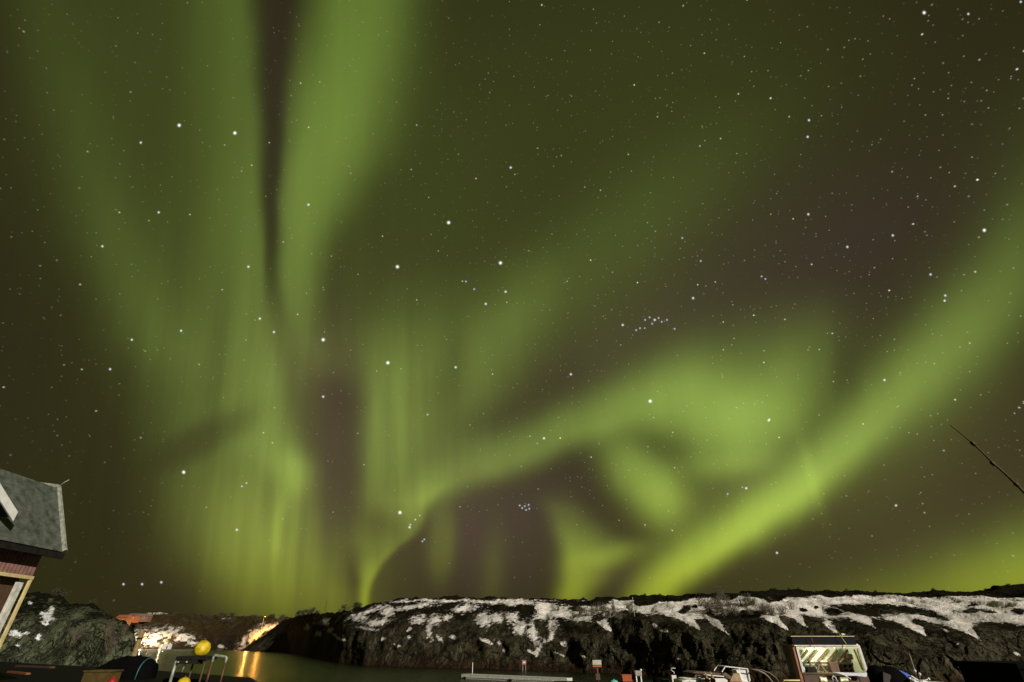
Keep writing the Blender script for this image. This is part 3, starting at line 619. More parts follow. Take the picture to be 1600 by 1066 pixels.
# pile at the knoll
pb = at(210, 1022, 55)
PI_ = thing('mooring_pile', (pb.x, 55, -2), 'tan timber mooring pile against the right end of the pale knoll', 'pile')
MB().tube([(0, 0, 0), (0, 0, 4), (0.02, 0, at(210, 986, 55).z + 2)], [.26, .24, .22], 12).build('timber', mat('tan_timber', (.22, .15, .06), .8, .3, 6, .2), PI_)
MB().tube([(0, 0, 7.2), (0, 0, 7.35)], .25, 12).build('iron_band', M['dark'], PI_)

# table with the buoy on the quay
TB = thing('work_table', (-12.6, 23, QZ), 'dark work table on pale steel legs with a yellow buoy on top', 'table')
tx0, tx1 = at(284, 1028, 23).x, at(328, 1028, 23).x
MB().box(((tx0 + tx1) / 2, 23.1, 4.46), (tx1 - tx0 + .1, .8, .12)).bw('tabletop', M['dark'], TB, .02)
MB().box(((tx0 + tx1) / 2 - .15, 22.95, 4.33), (.75, .5, .14)).bw('drawer', M['dark'], TB)
MB().tube([(at(280, 1030, 23).x, 22.85, QZ), (at(280, 1030, 23).x, 22.85, 4.46)], .055, 10).bw('leg', M['steel'], TB)
for x_, y_ in ((tx0 + .35, 23.3), (tx1 - .1, 22.9), (tx1 - .1, 23.4)): MB().tube([(x_, y_, QZ), (x_, y_, 4.42)], .035, 8).bw('leg', M['brown'], TB)
for x_ in (-.28, .05): MB().lathe([(.03, 0), (.05, .03), (.03, .06)], ((tx0 + tx1) / 2 + x_ - .2, 22.7, 4.30), 8).bw('knob', M['steel'], TB)
MB().tube([(tx0 + .28, 22.9, 4.3), (tx0 + .22, 22.9, 4.0)], .022, 6).bw('hook', M['steel'], TB)
RL = thing('hand_rail', (-11.55, 23, QZ), 'bent pale handrail on dark legs beside the work table', 'handrail')
r0, r1 = at(333, 1030, 23), at(353, 1033, 23)
MB().tube([(r0.x - .01, 23, 4.32), (r0.x, 23, 4.50), (r0.x + .03, 23, 4.56), (r1.x - .05, 23, 4.49), (r1.x, 23, 4.46), (r1.x, 23, 4.30)], .042, 8).bw('rail', M['steel'], RL)
for x_ in (r0.x - .01, r1.x): MB().tube([(x_, 23, QZ), (x_, 23, 4.3)], .035, 8).bw('leg', mat('red_brown_steel', (.10, .035, .02), .6, .4), RL)
bz = 4.52
by = thing('buoy', (at(314, 1014, 23).x, 23.1, bz), 'round yellow buoy lying on top of the dark work table', 'buoy')
MB().lathe([(.09, 0), (.23, .04), (.285, .16), (.295, .27), (.26, .40), (.16, .49), (.06, .53)], (0, 0, 0), 24).build('float', M['yellow'], by)
MB().lathe([(.05, 0), (.06, .05), (.03, .08)], (0, 0, .525), 10).build('eye', M['ochre'], by)
by2 = thing('buoy', (at(288, 1064, 22).x, 22, QZ), 'small yellow buoy standing on the quay under the table', 'buoy')
MB().lathe([(.1, 0), (.24, .10), (.26, .25), (.17, .42), (.05, .48)], (0, 0, 0), 18).build('float', M['yellow'], by2); MB().lathe([(.05, 0), (.03, .06)], (0, 0, .47), 8).build('eye', M['ochre'], by2)
hs = at(300, 1056, 25.5); tag(MB().tube([(hs.x - 1.0 + .25 * i, 25.2 + .12 * math.sin(i * 1.3), QZ + .14) for i in range(9)], [.13, .16, .16, .14, .12, .11, .10, .09, .05], 8).build('net_roll', M['black']), 'long black net roll lying on the quay behind the table', 'net')

# covered dinghy, crate and red float
DG = thing('covered_dinghy', (-19.9, 30, QZ), 'upturned dinghy under a black tarpaulin on the quay', 'dinghy')
dg = MB(); sect = []
for i in range(15):
    t = i / 14; x = -1.45 + 2.9 * t; hgt = .98 * (1 - (1 - min(1, t * 1.7)) ** 2 * .62) * (1 - max(0, t - .80) / .20 * .22); wd = .62 * (1 - (1 - t) ** 2 * .5)
    sect.append((x, hgt, wd))
vs = []; fs = []
for i, (x, hh, wd) in enumerate(sect):
    for j in range(13):
        a = math.pi * j / 12; n_ = 1 + .05 * math.sin(i * 1.9 + j * 1.3); vs.append((x, -wd * math.cos(a) * n_ - .0, hh * (math.sin(a) ** .7) * n_))
for i in range(14):
    for j in range(12): fs.append((i * 13 + j, i * 13 + j + 1, (i + 1) * 13 + j + 1, (i + 1) * 13 + j))
fs += [tuple(range(12, -1, -1)), tuple(14 * 13 + j for j in range(13))]
dg.add(vs, fs, True); dg.build('tarpaulin', M['black'], DG)
st_ = MB(); st_.tube([(1.22, -.70 * math.cos(math.pi * j / 14), .88 * math.sin(math.pi * j / 14) ** .7) for j in range(15)], .028, 6); st_.build('strap', M['teal'], DG)
cr = thing('crate', (at(158, 1060, 24.3).x, 24.3, QZ), 'dull yellow plastic crate in front of the covered dinghy', 'crate')
k_ = MB(); W_, D_, H_ = 1.05, .7, .56
for s_ in (-1, 1): k_.box((s_ * (W_ / 2 - .02), 0, H_ / 2), (.04, D_, H_)); k_.box((0, s_ * (D_ / 2 - .02), H_ / 2), (W_ - .08, .04, H_))
k_.box((0, 0, .02), (W_ - .08, D_ - .08, .04)); k_.build('tub', M['ochre'], cr)
l_ = MB()
for s_ in (-1, 1): l_.box((s_ * W_ / 2, 0, H_ + .02), (.09, D_ + .06, .05)); l_.box((0, s_ * D_ / 2, H_ + .02), (W_ - .09, .09, .05))
l_.build('rim', M['ochre'], cr)
fl = thing('float', (at(176, 1064, 23.3).x, 23.3, QZ), 'small red float beside the yellow crate', 'float')
MB().lathe([(.07, 0), (.17, .09), (.19, .22), (.12, .36), (.03, .41)], (0, 0, 0), 16).build('ball', M['redp'], fl); MB().lathe([(.035, 0), (.02, .06)], (0, 0, .40), 8).build('eye', M['redp'], fl)
a_, b_ = on_z(14, 1050, QZ + .06), on_z(44, 1053, QZ + .06); tag(MB().bar(a_, b_, .22, .10).build('plank', mat('orange_plank', (.20, .06, .015), .7, .3), bevel=.01), 'orange brown plank lying flat on the dark quay', 'plank')
a_, b_ = on_z(28, 1041, QZ + .07), on_z(82, 1043, QZ + .07); tag(MB().bar(a_, b_, .35, .12).build('beam', mat('dull_red_beam', (.055, .022, .014), .8, .4), bevel=.01), 'dull red brown beam lying farther back on the quay', 'beam')

# pontoon, jetty and what stands on it
p0, p1 = at(726, 1055, 95), at(890, 1062, 84); PT = thing('pontoon', ((p0.x + p1.x) / 2, (p0.y + p1.y) / 2, 0), 'long pale floating pontoon with a thin upright pole', 'pontoon')
dirv = (p1 - p0); dirv.z = 0; L = dirv.length; dirv.normalize(); per = Vector((-dirv.y, dirv.x, 0))
pm = MB(); pm.prism([p0 + per * .8 + Vector((0, 0, -.6)), p0 - per * .8 + Vector((0, 0, -.6)), p1 - per * .8 + Vector((0, 0, -.6)), p1 + per * .8 + Vector((0, 0, -.6))], (0, 0, .78)); pm.bw('float', M['offwhite'], PT)
dk = MB(); n = 26
for i in range(n):
    c = p0 + dirv * (L * (i + .5) / n); dk.box((c.x, c.y, .24 + .01 * math.sin(i * 2.1)), (L / n * .92, 1.75, .09), rot(0, 0, math.degrees(math.atan2(dirv.y, dirv.x))))
dk.bw('deck', M['offwhite'], PT)
for s_ in (.04, .5, .96):
    c = p0 + dirv * (L * s_) - per * .86; MB().lathe([(.16, 0), (.2, .1), (.2, .4), (.16, .5)], (c.x, c.y, -.22), 10).bw('fender', M['black'], PT)
pp = at(738, 1052, 94); MB().tube([(pp.x, pp.y, .2), (pp.x, pp.y, at(738, 1035, pp.y).z)], [.06, .05], 8).bw('pole', M['white'], PT)
JT = thing('jetty', (14, 70, 0), 'dark low jetty behind the moored boats', 'jetty')
MB().box((13.6, 69, .46), (16, 20, .22)).bw('deck', M['dark'], JT)
for x_ in (6.2, 13, 21): 
    for y_ in (59.5, 69, 78): MB().tube([(x_, y_, -2), (x_, y_, .36)], .14, 8).bw('pile', M['dark'], JT)
JZ = .57
def onjet(px, Y): return at(px, 1055, Y).x
sg = thing('sign_board', (onjet(934, 77), 77, JZ), 'white board with an orange lower edge on a dark post', 'sign')
t0 = at(934, 1032, 77).z; t1 = at(934, 1042.5, 77).z
MB().tube([(-.02, .1, 0), (-.02, .1, t1 - JZ + .3)], .16, 8).build('post', M['brown'], sg)
bd = MB().box((0, -.1, (t0 + t1) / 2 - JZ + .15), (1.15, .08, (t0 - t1) * .72)).build('board', mat('dull_white_board', (.42, .40, .34), .6, .2), sg); MB().box((0, -.1, t1 - JZ + .10), (1.15, .09, (t0 - t1) * .26)).build('edge', M['orange'], sg)
MB().box((-.02, 0, .55), (.55, .5, .7)).build('base', M['brown'], sg)
tb = thing('fish_tub', (onjet(978, 77), 77, JZ), 'orange fish tub standing on the dark jetty', 'tub')
MB().box((0, 0, .38), (1.15, 1.0, .66), taper=1.08).build('tub', M['orange'], tb, .04); MB().box((0, 0, .76), (1.32, 1.16, .10)).build('rim', M['orange'], tb, .03)
for s_ in (-.4, .4): MB().box((s_, 0, .025), (.2, .9, .05)).build('foot', M['dark'], tb)
dkb = thing('crate', (onjet(986.5, 77.4), 77.6, JZ), 'dark red crate between the orange tub and the grey stand', 'crate')
MB().box((0, 0, .36), (.75, .8, .72)).build('body', mat('dark_red_plastic', (.10, .012, .01), .6, .3), dkb, .03); MB().box((0, 0, .75), (.82, .86, .06)).build('lid', mat('dark_red_lid', (.12, .015, .012), .6, .3), dkb)
sd = thing('fuel_stand', (onjet(997, 76.5), 76.5, JZ), 'grey rounded cabinet on two white legs on the jetty', 'cabinet')
for s_ in (-.30, .30): MB().box((s_, -.22, .33), (.14, .14, .66)).build('leg', M['white'], sd)
MB().box((0, 0, .95), (.92, .7, .62)).build('cabinet', mat('warm_grey_paint', (.30, .27, .24), .5, .2), sd, .12); MB().lathe([(.14, 0), (.14, .16), (.09, .2)], (.40, -.1, 1.22), 10).build('lamp_cap', M['white'], sd)
tf = thing('float', (onjet(957.5, 75), 74.5, JZ), 'little turquoise float on the jetty left of the orange tub', 'float')
MB().lathe([(.16, 0), (.34, .08), (.30, .26), (.10, .36)], (0, 0, 0), 14, 1.5, 1).build('ball', mat('turquoise_plastic', (.10, .45, .33), .4, .2), tf); MB().lathe([(.05, 0), (.03, .1)], (0, 0, .34), 8).build('eye', M['white'], tf)
dr_ = thing('oil_drum', (onjet(1038, 61), 61, JZ), 'teal drum beside a black one on the jetty', 'drum')
MB().lathe([(.40, 0), (.42, .03), (.40, .35), (.43, .38), (.40, .41), (.40, .75), (.43, .78), (.40, .81), (.40, 1.12), (.42, 1.15), (.36, 1.13)], (0, 0, 0), 20).build('drum', M['teal'], dr_); MB().lathe([(.05, 0), (.05, .04)], (.2, 0, 1.13), 8).build('cap', M['white'], dr_)
dr2 = thing('oil_drum', (onjet(1027, 61), 61.3, JZ), 'black drum left of the teal one on the jetty', 'drum')
MB().lathe([(.44, 0), (.46, .03), (.44, .45), (.47, .48), (.44, .51), (.44, 1.2), (.46, 1.25), (.4, 1.23)], (0, 0, 0), 20).build('drum', M['black'], dr2); MB().lathe([(.05, 0), (.05, .04)], (.2, 0, 1.23), 8).build('cap', M['dark'], dr2)
wp = thing('power_post', (onjet(1052, 60), 60, JZ), 'white power post with a bent lamp bracket on top', 'post')
hz = at(1052, 1055, 60).z - JZ; MB().box((0, 0, hz / 2), (.52, .4, hz), taper=.92).build('cabinet', mat('white_cabinet', (.70, .66, .56), .5, .15), wp, .03)
k0 = at(1054, 1044, 60); MB().tube([(.1, 0, hz), (.12, 0, hz + .25), (-.05, 0, hz + .35), (-.18, 0, k0.z - JZ - .12), (-.05, 0, k0.z - JZ), (.32, 0, k0.z - JZ - .02)], .035, 6).build('bracket', M['white'], wp); MB().lathe([(.09, 0), (.11, .06), (.04, .12)], (.1, -.05, hz), 8).build('knob', M['dark'], wp)

# sign at the foot of the cliff
c = at(819, 1040, 118); rs = thing('notice_sign', (c.x, 118, c.z - 1.2), 'small red and white notice on legs at the cliff foot', 'sign')
hh = at(819, 1031, 118).z - c.z + 1.2
MB().box((0, 0, hh - .45), (.85, .08, .75)).build('board', mat('faded_red_paint', (.34, .12, .10), .6, .2), rs); MB().box((0, -.05, hh - .45), (.5, .04, .28)).build('panel', M['offwhite'], rs)
for s_ in (-.28, .28): MB().box((s_, .05, hh / 2 - .4), (.09, .09, hh - .8)).build('leg', M['steel'], rs)

# cabin cruiser in the middle
CB = thing('motor_boat', (16, 43, 0), 'white and brown motor boat with an open windscreen frame', 'boat')
h_ = MB().hull(9.5, 3.0, 1.55).build('hull', M['white'], CB); h_.location = (-.6, .8, -.45); h_.rotation_euler = (0, 0, math.pi)
outline([(1066, 1075), (1066, 1064), (1082, 1060), (1128, 1060), (1158, 1062), (1172, 1066), (1180, 1080)], 42, 2.2).bw('deck', M['white'], CB)
cbn = outline([(1084, 1064), (1087, 1052), (1128, 1055), (1132, 1064)], 42.1, 1.9).bw('cabin', M['wood'], CB)
outline([(1089, 1062), (1091, 1056), (1124, 1058), (1127, 1062)], 42.06, .03).bw('pane', M['glass'], cbn)
outline([(1081, 1051.6), (1088, 1049.6), (1131, 1052.6), (1131, 1055), (1088, 1052.2)], 41.95, 2.2).bw('cabin_roof', M['wood'], CB)
outline([(1098, 1053.4), (1131, 1056.2), (1132, 1058), (1110, 1056.3)], 41.9, .05).bw('stripe', M['white'], CB)
ws = MB(); P_ = [at(*q_, 42) for q_ in ((1128, 1050), (1133, 1041.6), (1150, 1043.2), (1168, 1045.2), (1172, 1064))]
for a_, b_ in zip(P_[:-1], P_[1:]): ws.bar(a_, b_, .06)
for a_, b_ in zip(P_[:-1], P_[1:]): ws.bar(a_ + Vector((0, 1.6, 0)), b_ + Vector((0, 1.6, 0)), .06)
for a_ in P_[1:4]: ws.bar(a_, a_ + Vector((0, 1.6, 0)), .05)
wsf = ws.bw('windscreen_frame', M['white'], CB)
outline([(1150, 1047), (1157, 1046), (1168, 1047), (1172, 1065), (1160, 1065), (1154, 1056)], 42.1, .9).bw('helm_seat', M['white'], CB)
outline([(1146, 1053), (1155, 1052), (1160, 1066), (1140, 1066)], 41.8, .4).bw('console', mat('tan_wood', (.34, .22, .11), .6, .3), CB)
outline([(1128, 1053), (1134, 1051), (1150, 1063), (1147, 1066)], 41.85, .12).bw('rail_board', M['wood'], CB)
for px_ in (1103, 1112):
    c = at(px_, 1053, 41.4); f_ = MB().lathe([(.02, 0), (.07, -.12), (.17, -.34), (.20, -.6), (.14, -.85), (.03, -.95)], (c.x, c.y, c.z), 12).bw('fender', mat('tan_fender', (.30, .17, .05), .6, .3), CB)
    MB().tube([(c.x, c.y, c.z - .02), (c.x, c.y + .25, c.z + .12)], .02, 6).bw('rope', M['white'], f_)
c = at(1098, 1064, 41.3); MB().lathe([(.05, 0), (.2, .06), (.22, .25), (.12, .42), (.04, .46)], (c.x - .2, c.y, c.z - .25), 12).bw('fender', M['white'], CB)
MB().tube([at(a, c_, 41.5) for a, c_ in ((1172, 1045.6), (1184, 1047.5), (1194, 1052), (1202, 1059), (1208, 1068), (1214, 1082))], [.03, .045, .06, .06, .06, .06], 8).bw('canopy_hoop', mat('tan_hoop', (.20, .17, .11), .5, .3), CB)
MB().tube([at(a, c_, 43.0) for a, c_ in ((1172, 1044.4), (1190, 1047), (1203, 1052), (1213, 1060), (1220, 1072))], [.03, .04, .05, .05, .05], 8).bw('canopy_hoop', mat('brown_hoop', (.10, .06, .035), .5, .3), CB)
MB().tube([at(a, c_, 41.4) for a, c_ in ((1060, 1059), (1072, 1060), (1098, 1062), (1110, 1063))], .05, 6).bw('bow_rail', M['offwhite'], CB)
MB().tube([at(a, c_, 42.5) for a, c_ in ((1076, 1058), (1080, 1052), (1086, 1050.5))], .03, 6).bw('rail_post', M['wood'], CB)

# fishing boat with the lit wheelhouse
FB = thing('fishing_boat', (19.2, 36.4, 0), 'fishing boat with a brightly lit open wheelhouse and navy roof band', 'boat')
X0_, X1_, Z0_, Z1_, YF, YB = 17.32, 21.12, 3.40, 4.76, 35.0, 36.5
h_ = MB().hull(11, 4.4, 1.9).build('hull', M['navy'], FB); h_.location = (0, 0, -.5)
MB().box((19.2, 36.3, 1.22), (8.5, 3.4, .12)).bw('deck', M['wood'], FB)
lw = MB().box((19.25, 35.8, 2.34), (3.9, 1.6, 2.1)).bw('lower_cabin', M['brown'], FB)
for px_, w_ in ((1286, .42), (1318, .5)):
    c = at(px_, 1061, 35.0); o_ = MB().box((c.x, 34.98, c.z - .02), (w_, .06, .26)).bw('window', M['cream'], lw); MB().box((c.x, 34.93, c.z - .02), (w_ - .08, .04, .18)).bw('pane', mat('lit_pane', (.6, .6, .42), .4, .1, emit=((.9, .85, .5), .5)), o_)
WF = MB()
WF.box(((X0_ + X1_) / 2, YF, Z1_), (X1_ - X0_ + .1, .14, .13)); WF.box((X0_, YF, (Z0_ + Z1_) / 2), (.13, .14, Z1_ - Z0_ - .13)); WF.box((X1_, YF, (Z0_ + Z1_) / 2), (.12, .14, Z1_ - Z0_ - .13))
wh = WF.bw('window_frame', mat('pinkish_white_paint', (.58, .56, .52), .5, .12), FB)
MB().box((X0_ - .16, YF + .25, 3.35), (.14, .5, 3.0)).bw('side_panel', mat('orange_varnish', (.26, .085, .014), .45, .25), FB)
MB().box((X0_ - .05, (YF + YB) / 2 + .1, 4.1), (.08, YB - YF - .1, 1.5)).bw('side_wall', M['wood'], FB); MB().box((X1_ + .02, (YF + YB) / 2 + .1, 4.1), (.08, YB - YF - .1, 1.5)).bw('side_wall', M['panel'], FB)
bw_ = MB().box(((X0_ + X1_) / 2, YB, 4.1), (X1_ - X0_, .08, 1.5)).bw('back_wall', M['panel'], FB)
MB().box(((X0_ + X1_) / 2, (YF + YB) / 2, Z0_ - .02), (X1_ - X0_, YB - YF, .05)).bw('floor', M['wood'], FB)
MB().box(((X0_ + X1_) / 2, (YF + YB) / 2 + .1, Z1_ + .10), (X1_ - X0_ + .15, YB - YF, .06)).bw('ceiling', M['panel'], FB)
def ins(px, py, Y): return at(px, py, Y)
bm_ = MB()
for i in range(6):                       # slanted ribs in front of the pale lining
    a_ = ins(1262 + i * 15.5, 1016, YB - .3); c_ = ins(1247 + i * 15.5, 1033.5, YB - .3); bm_.bar(a_, c_, .09, .12)
bm_.bw('rib', M['wood'], bw_)
MB().bar(ins(1252, 1035.5, YB - .35), ins(1345, 1037, YB - .35), .16, .1).bw('crossbeam', M['brown'], bw_)
x_ = MB()
for a_, c_ in (((1281, 1034), (1276, 1052)), ((1279, 1034), (1293, 1054)), ((1297, 1036), (1305, 1054)), ((1264, 1030), (1270, 1052))): x_.bar(ins(*a_, YB - .5), ins(*c_, YB - .5), .10)
x_.bw('brace', M['wood'], FB)
c = ins(1267, 1047, 35.9); MB().box((c.x, 35.9, c.z), (.55, .3, .30)).bw('console', M['dark'], FB); c = ins(1303, 1045, 36.0); MB().box((c.x, 36.0, c.z), (.5, .3, .7)).bw('seat', M['brown'], FB)
MB().bar(ins(1321, 1025, 36.2), ins(1337, 1027, 36.2), .62, .25).bw('locker', M['brown'], FB)
sv_ = MB(); c = ins(1325, 1044, 36.3)
for i in range(3): sv_.box((c.x, 36.3, c.z - .28 + .26 * i), (.9, .3, .04))
for s_ in (-.45, -.1, .2, .45): sv_.box((c.x + s_, 36.3, c.z), (.04, .3, .62))
sv_.bw('shelf', M['brown'], FB)
jb = MB().bar(ins(1334, 1015, 35.25), ins(1347, 1047, 35.25), .10, .1).bw('jamb', M['cream'], FB)
for i in range(5):
    c = at(1257 + i * 16, 1013.8, 35.25); MB().lathe([(.05, 0), (.07, -.03), (.05, -.08)], (c.x, 35.25, Z1_ - .03), 10).bw('ceiling_lamp', M['white'], FB)
vz0, vz1 = at(1290, 1008.2, 35).z, at(1290, 995, 35).z
rb = MB().box((19.1, 35.35, (vz0 + vz1) / 2), (3.86, .7, vz1 - vz0)).bw('roof_band', M['navy'], FB)
MB().box((19.05, 35.3, vz1 + .02), (3.9, .8, .045)).bw('roof_edge', mat('tan_edge', (.42, .34, .14), .5, .2), FB)
MB().box((19.1, 34.93, vz0 - .02), (3.9, .10, .06)).bw('gutter', mat('cream_edge', (.66, .56, .36), .5, .2), FB)
MB().tube([at(1267, 994.5, 34.7), at(1272, 1008, 34.7)], [.012, .022], 6).bw('aerial', M['redp'], FB)
MB().tube([at(1307, 984, 34.7), at(1315, 996, 34.7), at(1324, 1009, 34.7)], [.012, .016, .024], 6).bw('aerial', mat('yellow_green_aerial', (.5, .52, .08), .4, .1), FB)
outline([(1303, 1050.5), (1336, 1051.5), (1355, 1052), (1354, 1058), (1338, 1056), (1322, 1056)], 34.5, .12).bw('bulwark', mat('bluish_white_paint', (.58, .58, .66), .4, .1), FB)
MB().tube([at(1303, 1051, 34.4), at(1318, 1054, 34.4), at(1330, 1062, 34.4)], [.03, .035, .03], 6).bw('hand_rail', M['white'], FB)
c = at(1303, 1059, 34.4); MB().tube([(c.x - .12, 34.4, c.z - .2), (c.x - .1, 34.4, c.z), (c.x, 34.4, c.z + .08), (c.x + .1, 34.4, c.z), (c.x + .12, 34.4, c.z - .2)], .03, 6).bw('hand_rail', M['white'], FB)
MB().bar(at(1341, 1058, 34.45), at(1344, 1070, 34.45), .07).bw('stanchion', M['white'], FB)
MB().tube([at(1224, 1066, 34.8), at(1225, 1063, 34.8), at(1250, 1063.4, 34.8)], .04, 6).bw('side_rail', M['cream'], FB)
lamp_light('cabin_light', (0, -.95, 4.55), 90, (.98, .98, .68), .15, FB)

# blue and white boat
BB = thing('motor_boat', (22.3, 32.6, 0), 'white boat with a blue canopy, right of the lit wheelhouse', 'boat')
h_ = MB().hull(6.5, 2.3, 1.5).build('hull', M['white'], BB); h_.location = (.4, .3, -.4)
MB().box((22.6, 32.7, 2.1), (2.6, 1.7, 2.0)).bw('cabin', M['white'], BB)
outline([(1398, 1046), (1408, 1048), (1426, 1057), (1421, 1059), (1398, 1056)], 31.8, 1.7).bw('canopy', M['blue'], BB)
outline([(1412, 1060), (1424, 1058.4), (1432, 1062), (1450, 1064.5), (1448, 1072), (1412, 1072)], 31.9, 1.5).bw('deck', M['white'], BB)
MB().bar(at(1423, 1056, 31.7), at(1441, 1067, 31.7), .09, .05).bw('windscreen_frame', M['white'], BB)
MB().tube([at(1432, 1063.5, 31.6), at(1446, 1063, 31.6), at(1451, 1061, 31.6)], .025, 6).bw('rail', M['white'], BB)
MB().tube([at(1420, 1019, 31.7), at(1425, 1034, 31.7), at(1430, 1049, 31.7), at(1433, 1060, 31.7)], [.010, .014, .018, .02], 6).bw('rod', M['steel'], BB)
for q_ in ((1429.5, 1048.5), (1437, 1053.5), (1451, 1061)):
    c = at(*q_, 31.6); MB().lathe([(.02, -.07), (.06, -.04), (.065, .02), (.03, .07)], (c.x, c.y, c.z), 8).bw('knob', M['white'], BB)
MB().tube([at(1437, 1054, 31.65), at(1438, 1064, 31.65)], .015, 6).bw('knob_stem', M['steel'], BB)

# dark silhouettes on the near quay
HP = thing('covered_winch', (9.58, 15, QZ), 'black domed cover over a winch on the near quay', 'winch')
hp = MB(); hp.lathe([(.50, 0), (.49, .40), (.45, .66), (.36, .88), (.24, 1.0), (.10, 1.07)], (.02, 0, 0), 24, 1, .9); hp.lathe([(.2, .6), (.22, .95), (.15, 1.06), (.05, 1.09)], (-.28, 0, 0), 12); hp.build('cover', M['black'], HP)
MB().prism([(-.62, -.3, 0), (-.30, -.3, .96), (-.14, -.3, .9), (-.1, -.3, 0)], (0, .5, 0)).build('side_board', mat('dark_brown_board', (.035, .022, .013), .8, .3), HP)
BX = thing('storage_box', (11.95, 13, QZ), 'large plain black storage box at the lower right corner', 'box')
b0_ = at(1541, 1034, 13); MB().box((0, 0, (b0_.z - QZ - .1) / 2), (2.84, 1.6, b0_.z - QZ - .1)).build('body', M['black'], BX, .02); MB().box((0, 0, b0_.z - QZ - .06), (2.92, 1.7, .11)).build('lid', M['black'], BX, .02)
for s_ in (-.8, .8): MB().box((s_, -.86, b0_.z - QZ - .2), (.16, .04, .2)).build('latch', M['dark'], BX)

# dark knotted pole leaning over the sky at the right
WP = [at(a, c_, 12) for a, c_ in ((1484, 664), (1502, 678), (1519, 692), (1535, 707), (1550, 722), (1568, 738), (1586, 755), (1600, 769), (1640, 812), (1720, 905))]
foot = Vector((WP[-1].x + 1.1, 12, QZ)); AT = thing('boat_mast', (foot.x, 12, QZ), 'thin dark knotted pole leaning into the sky at the right edge', 'pole')
MB().tube(WP + [foot], [.010, .015, .020, .021, .025, .026, .029, .032, .042, .05, .06], 8).bw('pole', mat('weathered_pole', (.10, .075, .034), .9, .3, spec=.1), AT)
for i, (a, c_) in enumerate(((1517, 690), (1548, 721), (1585, 754))):
    p_, q_ = at(a, c_, 12), at(a + 7, c_ + 7, 12); MB().tube([p_, p_ * .6 + q_ * .4, q_], [.038, .05, .030], 8).bw('clamp', M['brown'], AT)
MB().lathe([(.16, 0), (.16, .05), (.08, .06), (.07, .3)], (foot.x, 12, QZ), 12).bw('foot_plate', M['dark'], AT)

# ------------------------------------------------------------------ shrubs and poles on the hills
def twig_mesh(n, h, spread, rad, seed):
    r_ = random.Random(seed); mb = MB()
    for i in range(n):
        a = r_.uniform(0, 6.283); e = r_.uniform(.15, 1) * spread; L_ = h * r_.uniform(.55, 1.0)
        base = Vector((r_.gauss(0, .12), r_.gauss(0, .12), -.25)); mid = base + Vector((math.cos(a) * e * .35, math.sin(a) * e * .35, L_ * .55)); tip = Vector((math.cos(a) * e, math.sin(a) * e, L_))
        mb.tube([base, mid, tip], [rad, rad * .7, rad * .3], 3)
        for k in range(3):
            t = r_.uniform(.4, .95); s0 = mid.lerp(tip, t); s1 = s0 + Vector((r_.gauss(0, .25), r_.gauss(0, .25), r_.uniform(.1, .4))) * h * .35
            mb.tube([s0, s1], [rad * .5, rad * .2], 3)
    return mb
def leaf_mesh(n, h, w, seed):
    r_ = random.Random(seed); mb = MB(); cl = [(Vector((r_.gauss(0, w * .4), r_.gauss(0, w * .4), r_.uniform(.15, .8) * h)), r_.uniform(.25, .5)) for _ in range(9)]
    for i in range(n):
        c, s_ = cl[i % 9]; p_ = c + Vector((r_.gauss(0, s_), r_.gauss(0, s_), r_.gauss(0, s_ * .8))) * h * .4
        q_ = rot(r_.uniform(0, 360), r_.uniform(0, 360), r_.uniform(0, 360)); z_ = r_.uniform(.05, .11) * h * .8
        mb.add([p_ + q_ @ Vector(v) * z_ for v in ((-1, 0, 0), (0, -.6, .1), (1.2, 0, 0), (0, .6, -.1))], [(0, 1, 2, 3)])
    return mb
def ground(grid, px, py):
    X_, Y_, Z_, gx, gy = grid; d = (gx - px) ** 2 + (gy - py) ** 2; n = int(d.shape[0] * .93); i = np.unravel_index(np.argmin(d[:n]), d[:n].shape); return Vector((X_[i], Y_[i], Z_[i]))
protos = {}
def shrub(kind, loc, sc, label, group):
    if kind not in protos:
        t = thing('shrub', (0, 0, 0), label, 'shrub', group)
        if kind.startswith('bare'): twig_mesh(26, 1.0, .55, .022, hash(kind) % 7 + int(kind[-1])).build('stem', M['twig'], t)
        else:
            twig_mesh(8, .8, .4, .03, int(kind[-1])).build('stem', M['twig'], t); leaf_mesh(420, 1.0, .7, int(kind[-1]) + 5).build('foliage', M['leaf'], t)
        protos[kind] = t; r_ = t
    else:
        r_ = protos[kind].copy(); COL.objects.link(r_)
        for ch in protos[kind].children:
            c_ = ch.copy(); COL.objects.link(c_); c_.parent = r_
        tag(r_, label, 'shrub', group)
    r_.location = loc; r_.scale = (sc, sc, sc * random.uniform(.85, 1.15)); r_.rotation_euler = (0, 0, random.uniform(0, 6.28))
rr = random.Random(5)
for i in range(22): shrub('bare%d' % (i % 3), ground(RG, rr.gauss(1130, 18), rr.uniform(938, 964)), rr.uniform(1.2, 2.6), 'bare twiggy shrub in the thicket on the middle of the snowy ridge', 'bare shrubs on the middle of the ridge')
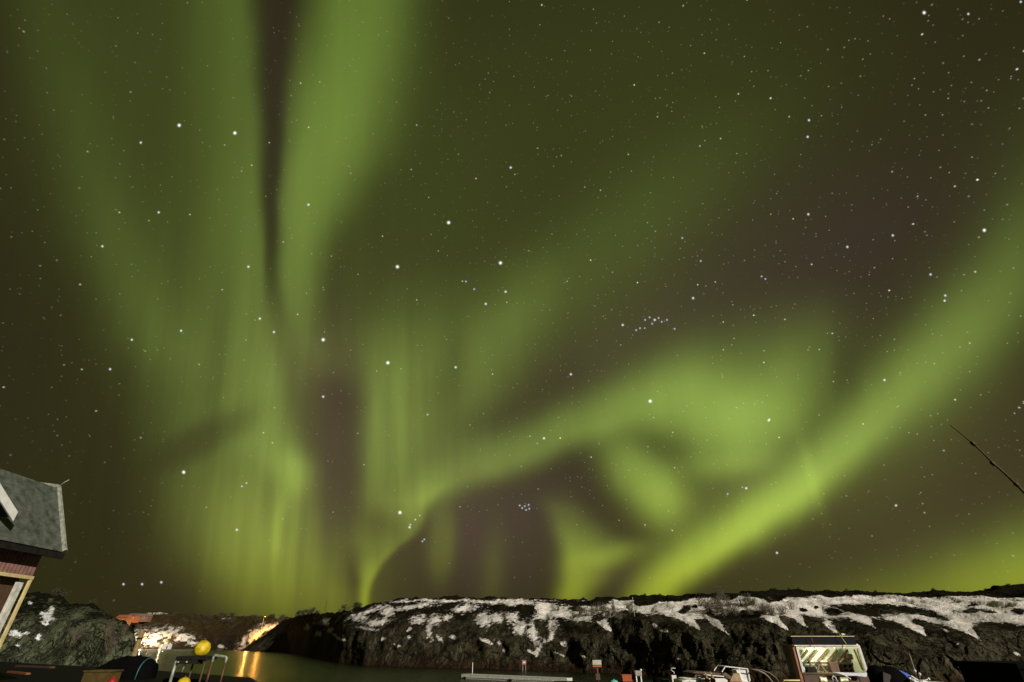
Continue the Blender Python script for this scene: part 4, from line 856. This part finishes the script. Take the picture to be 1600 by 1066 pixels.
for i in range(22): shrub('bare%d' % (i % 3), ground(RG, rr.gauss(932, 24), rr.uniform(952, 968)), rr.uniform(1.0, 1.9), 'bare twiggy shrub on the snow at the edge of the cliff', 'bare shrubs at the cliff edge')
for i in range(10): shrub('bare%d' % (i % 3), ground(RG, rr.gauss(1205, 14), rr.uniform(953, 963)), rr.uniform(1.0, 1.8), 'bare twiggy shrub on the snow above the motor boat', 'bare shrubs above the boats')
for i in range(20): shrub('leafy%d' % (i % 2), ground(RG, rr.uniform(545, 1600), 900) + Vector((0, 0, -.25)), rr.uniform(.35, .7), 'low dark heather bush on the crest of the snowy ridge', 'heather bushes on the ridge crest')
for i, x_ in enumerate((458, 465, 471, 478, 486, 494, 541, 550, 557)): shrub('leafy%d' % (i % 2), ground(RG, x_, 940) + Vector((0, 0, -.6)), (2.2, 2.8, 3.2, 3.0, 2.6, 1.8, 2.2, 2.6, 2.0)[i], 'dark bush on the low left end of the ridge against the glow', 'dark bushes at the left end of the ridge')
for i in range(46): shrub('leafy%d' % (i % 2), ground(FG, rr.uniform(225, 445), rr.uniform(958, 985)) + Vector((0, 0, -.8)), rr.uniform(2.2, 4.2), 'dark scrub bush on the far shore behind the lamps', 'scrub bushes on the far shore')
for i in range(6): shrub('bare%d' % (i % 3), ground(KG, rr.uniform(90, 200), rr.uniform(990, 1014)), rr.uniform(.9, 1.5), 'leafless shrub growing on the pale rock knoll', 'leafless shrubs on the knoll')
for i in range(7): shrub('leafy%d' % (i % 2), ground(KG, rr.uniform(20, 175), 900) + Vector((0, 0, -.3)), rr.uniform(.6, 1.1), 'dark low bush on top of the pale rock knoll', 'dark bushes on the knoll')
def pole(px, y0, y1, Y, rad, m, label):
    a, b_ = at(px, y1, Y), at(px, y0, Y); tag(MB().tube([(a.x, Y, a.z - 1), (a.x, Y, b_.z)], [rad, rad * .7], 8).build('marker_pole', m), label, 'pole')
g1 = ground(RG, 993, 962); pole(992, 933, 966, g1.y - .3, .05, M['offwhite'], 'thin pale marker pole on the snowy ridge left of its middle')
g1 = ground(RG, 508, 962); pole(506.5, 938, 962, g1.y, .07, M['dark'], 'thin dark marker pole on the low left end of the ridge')
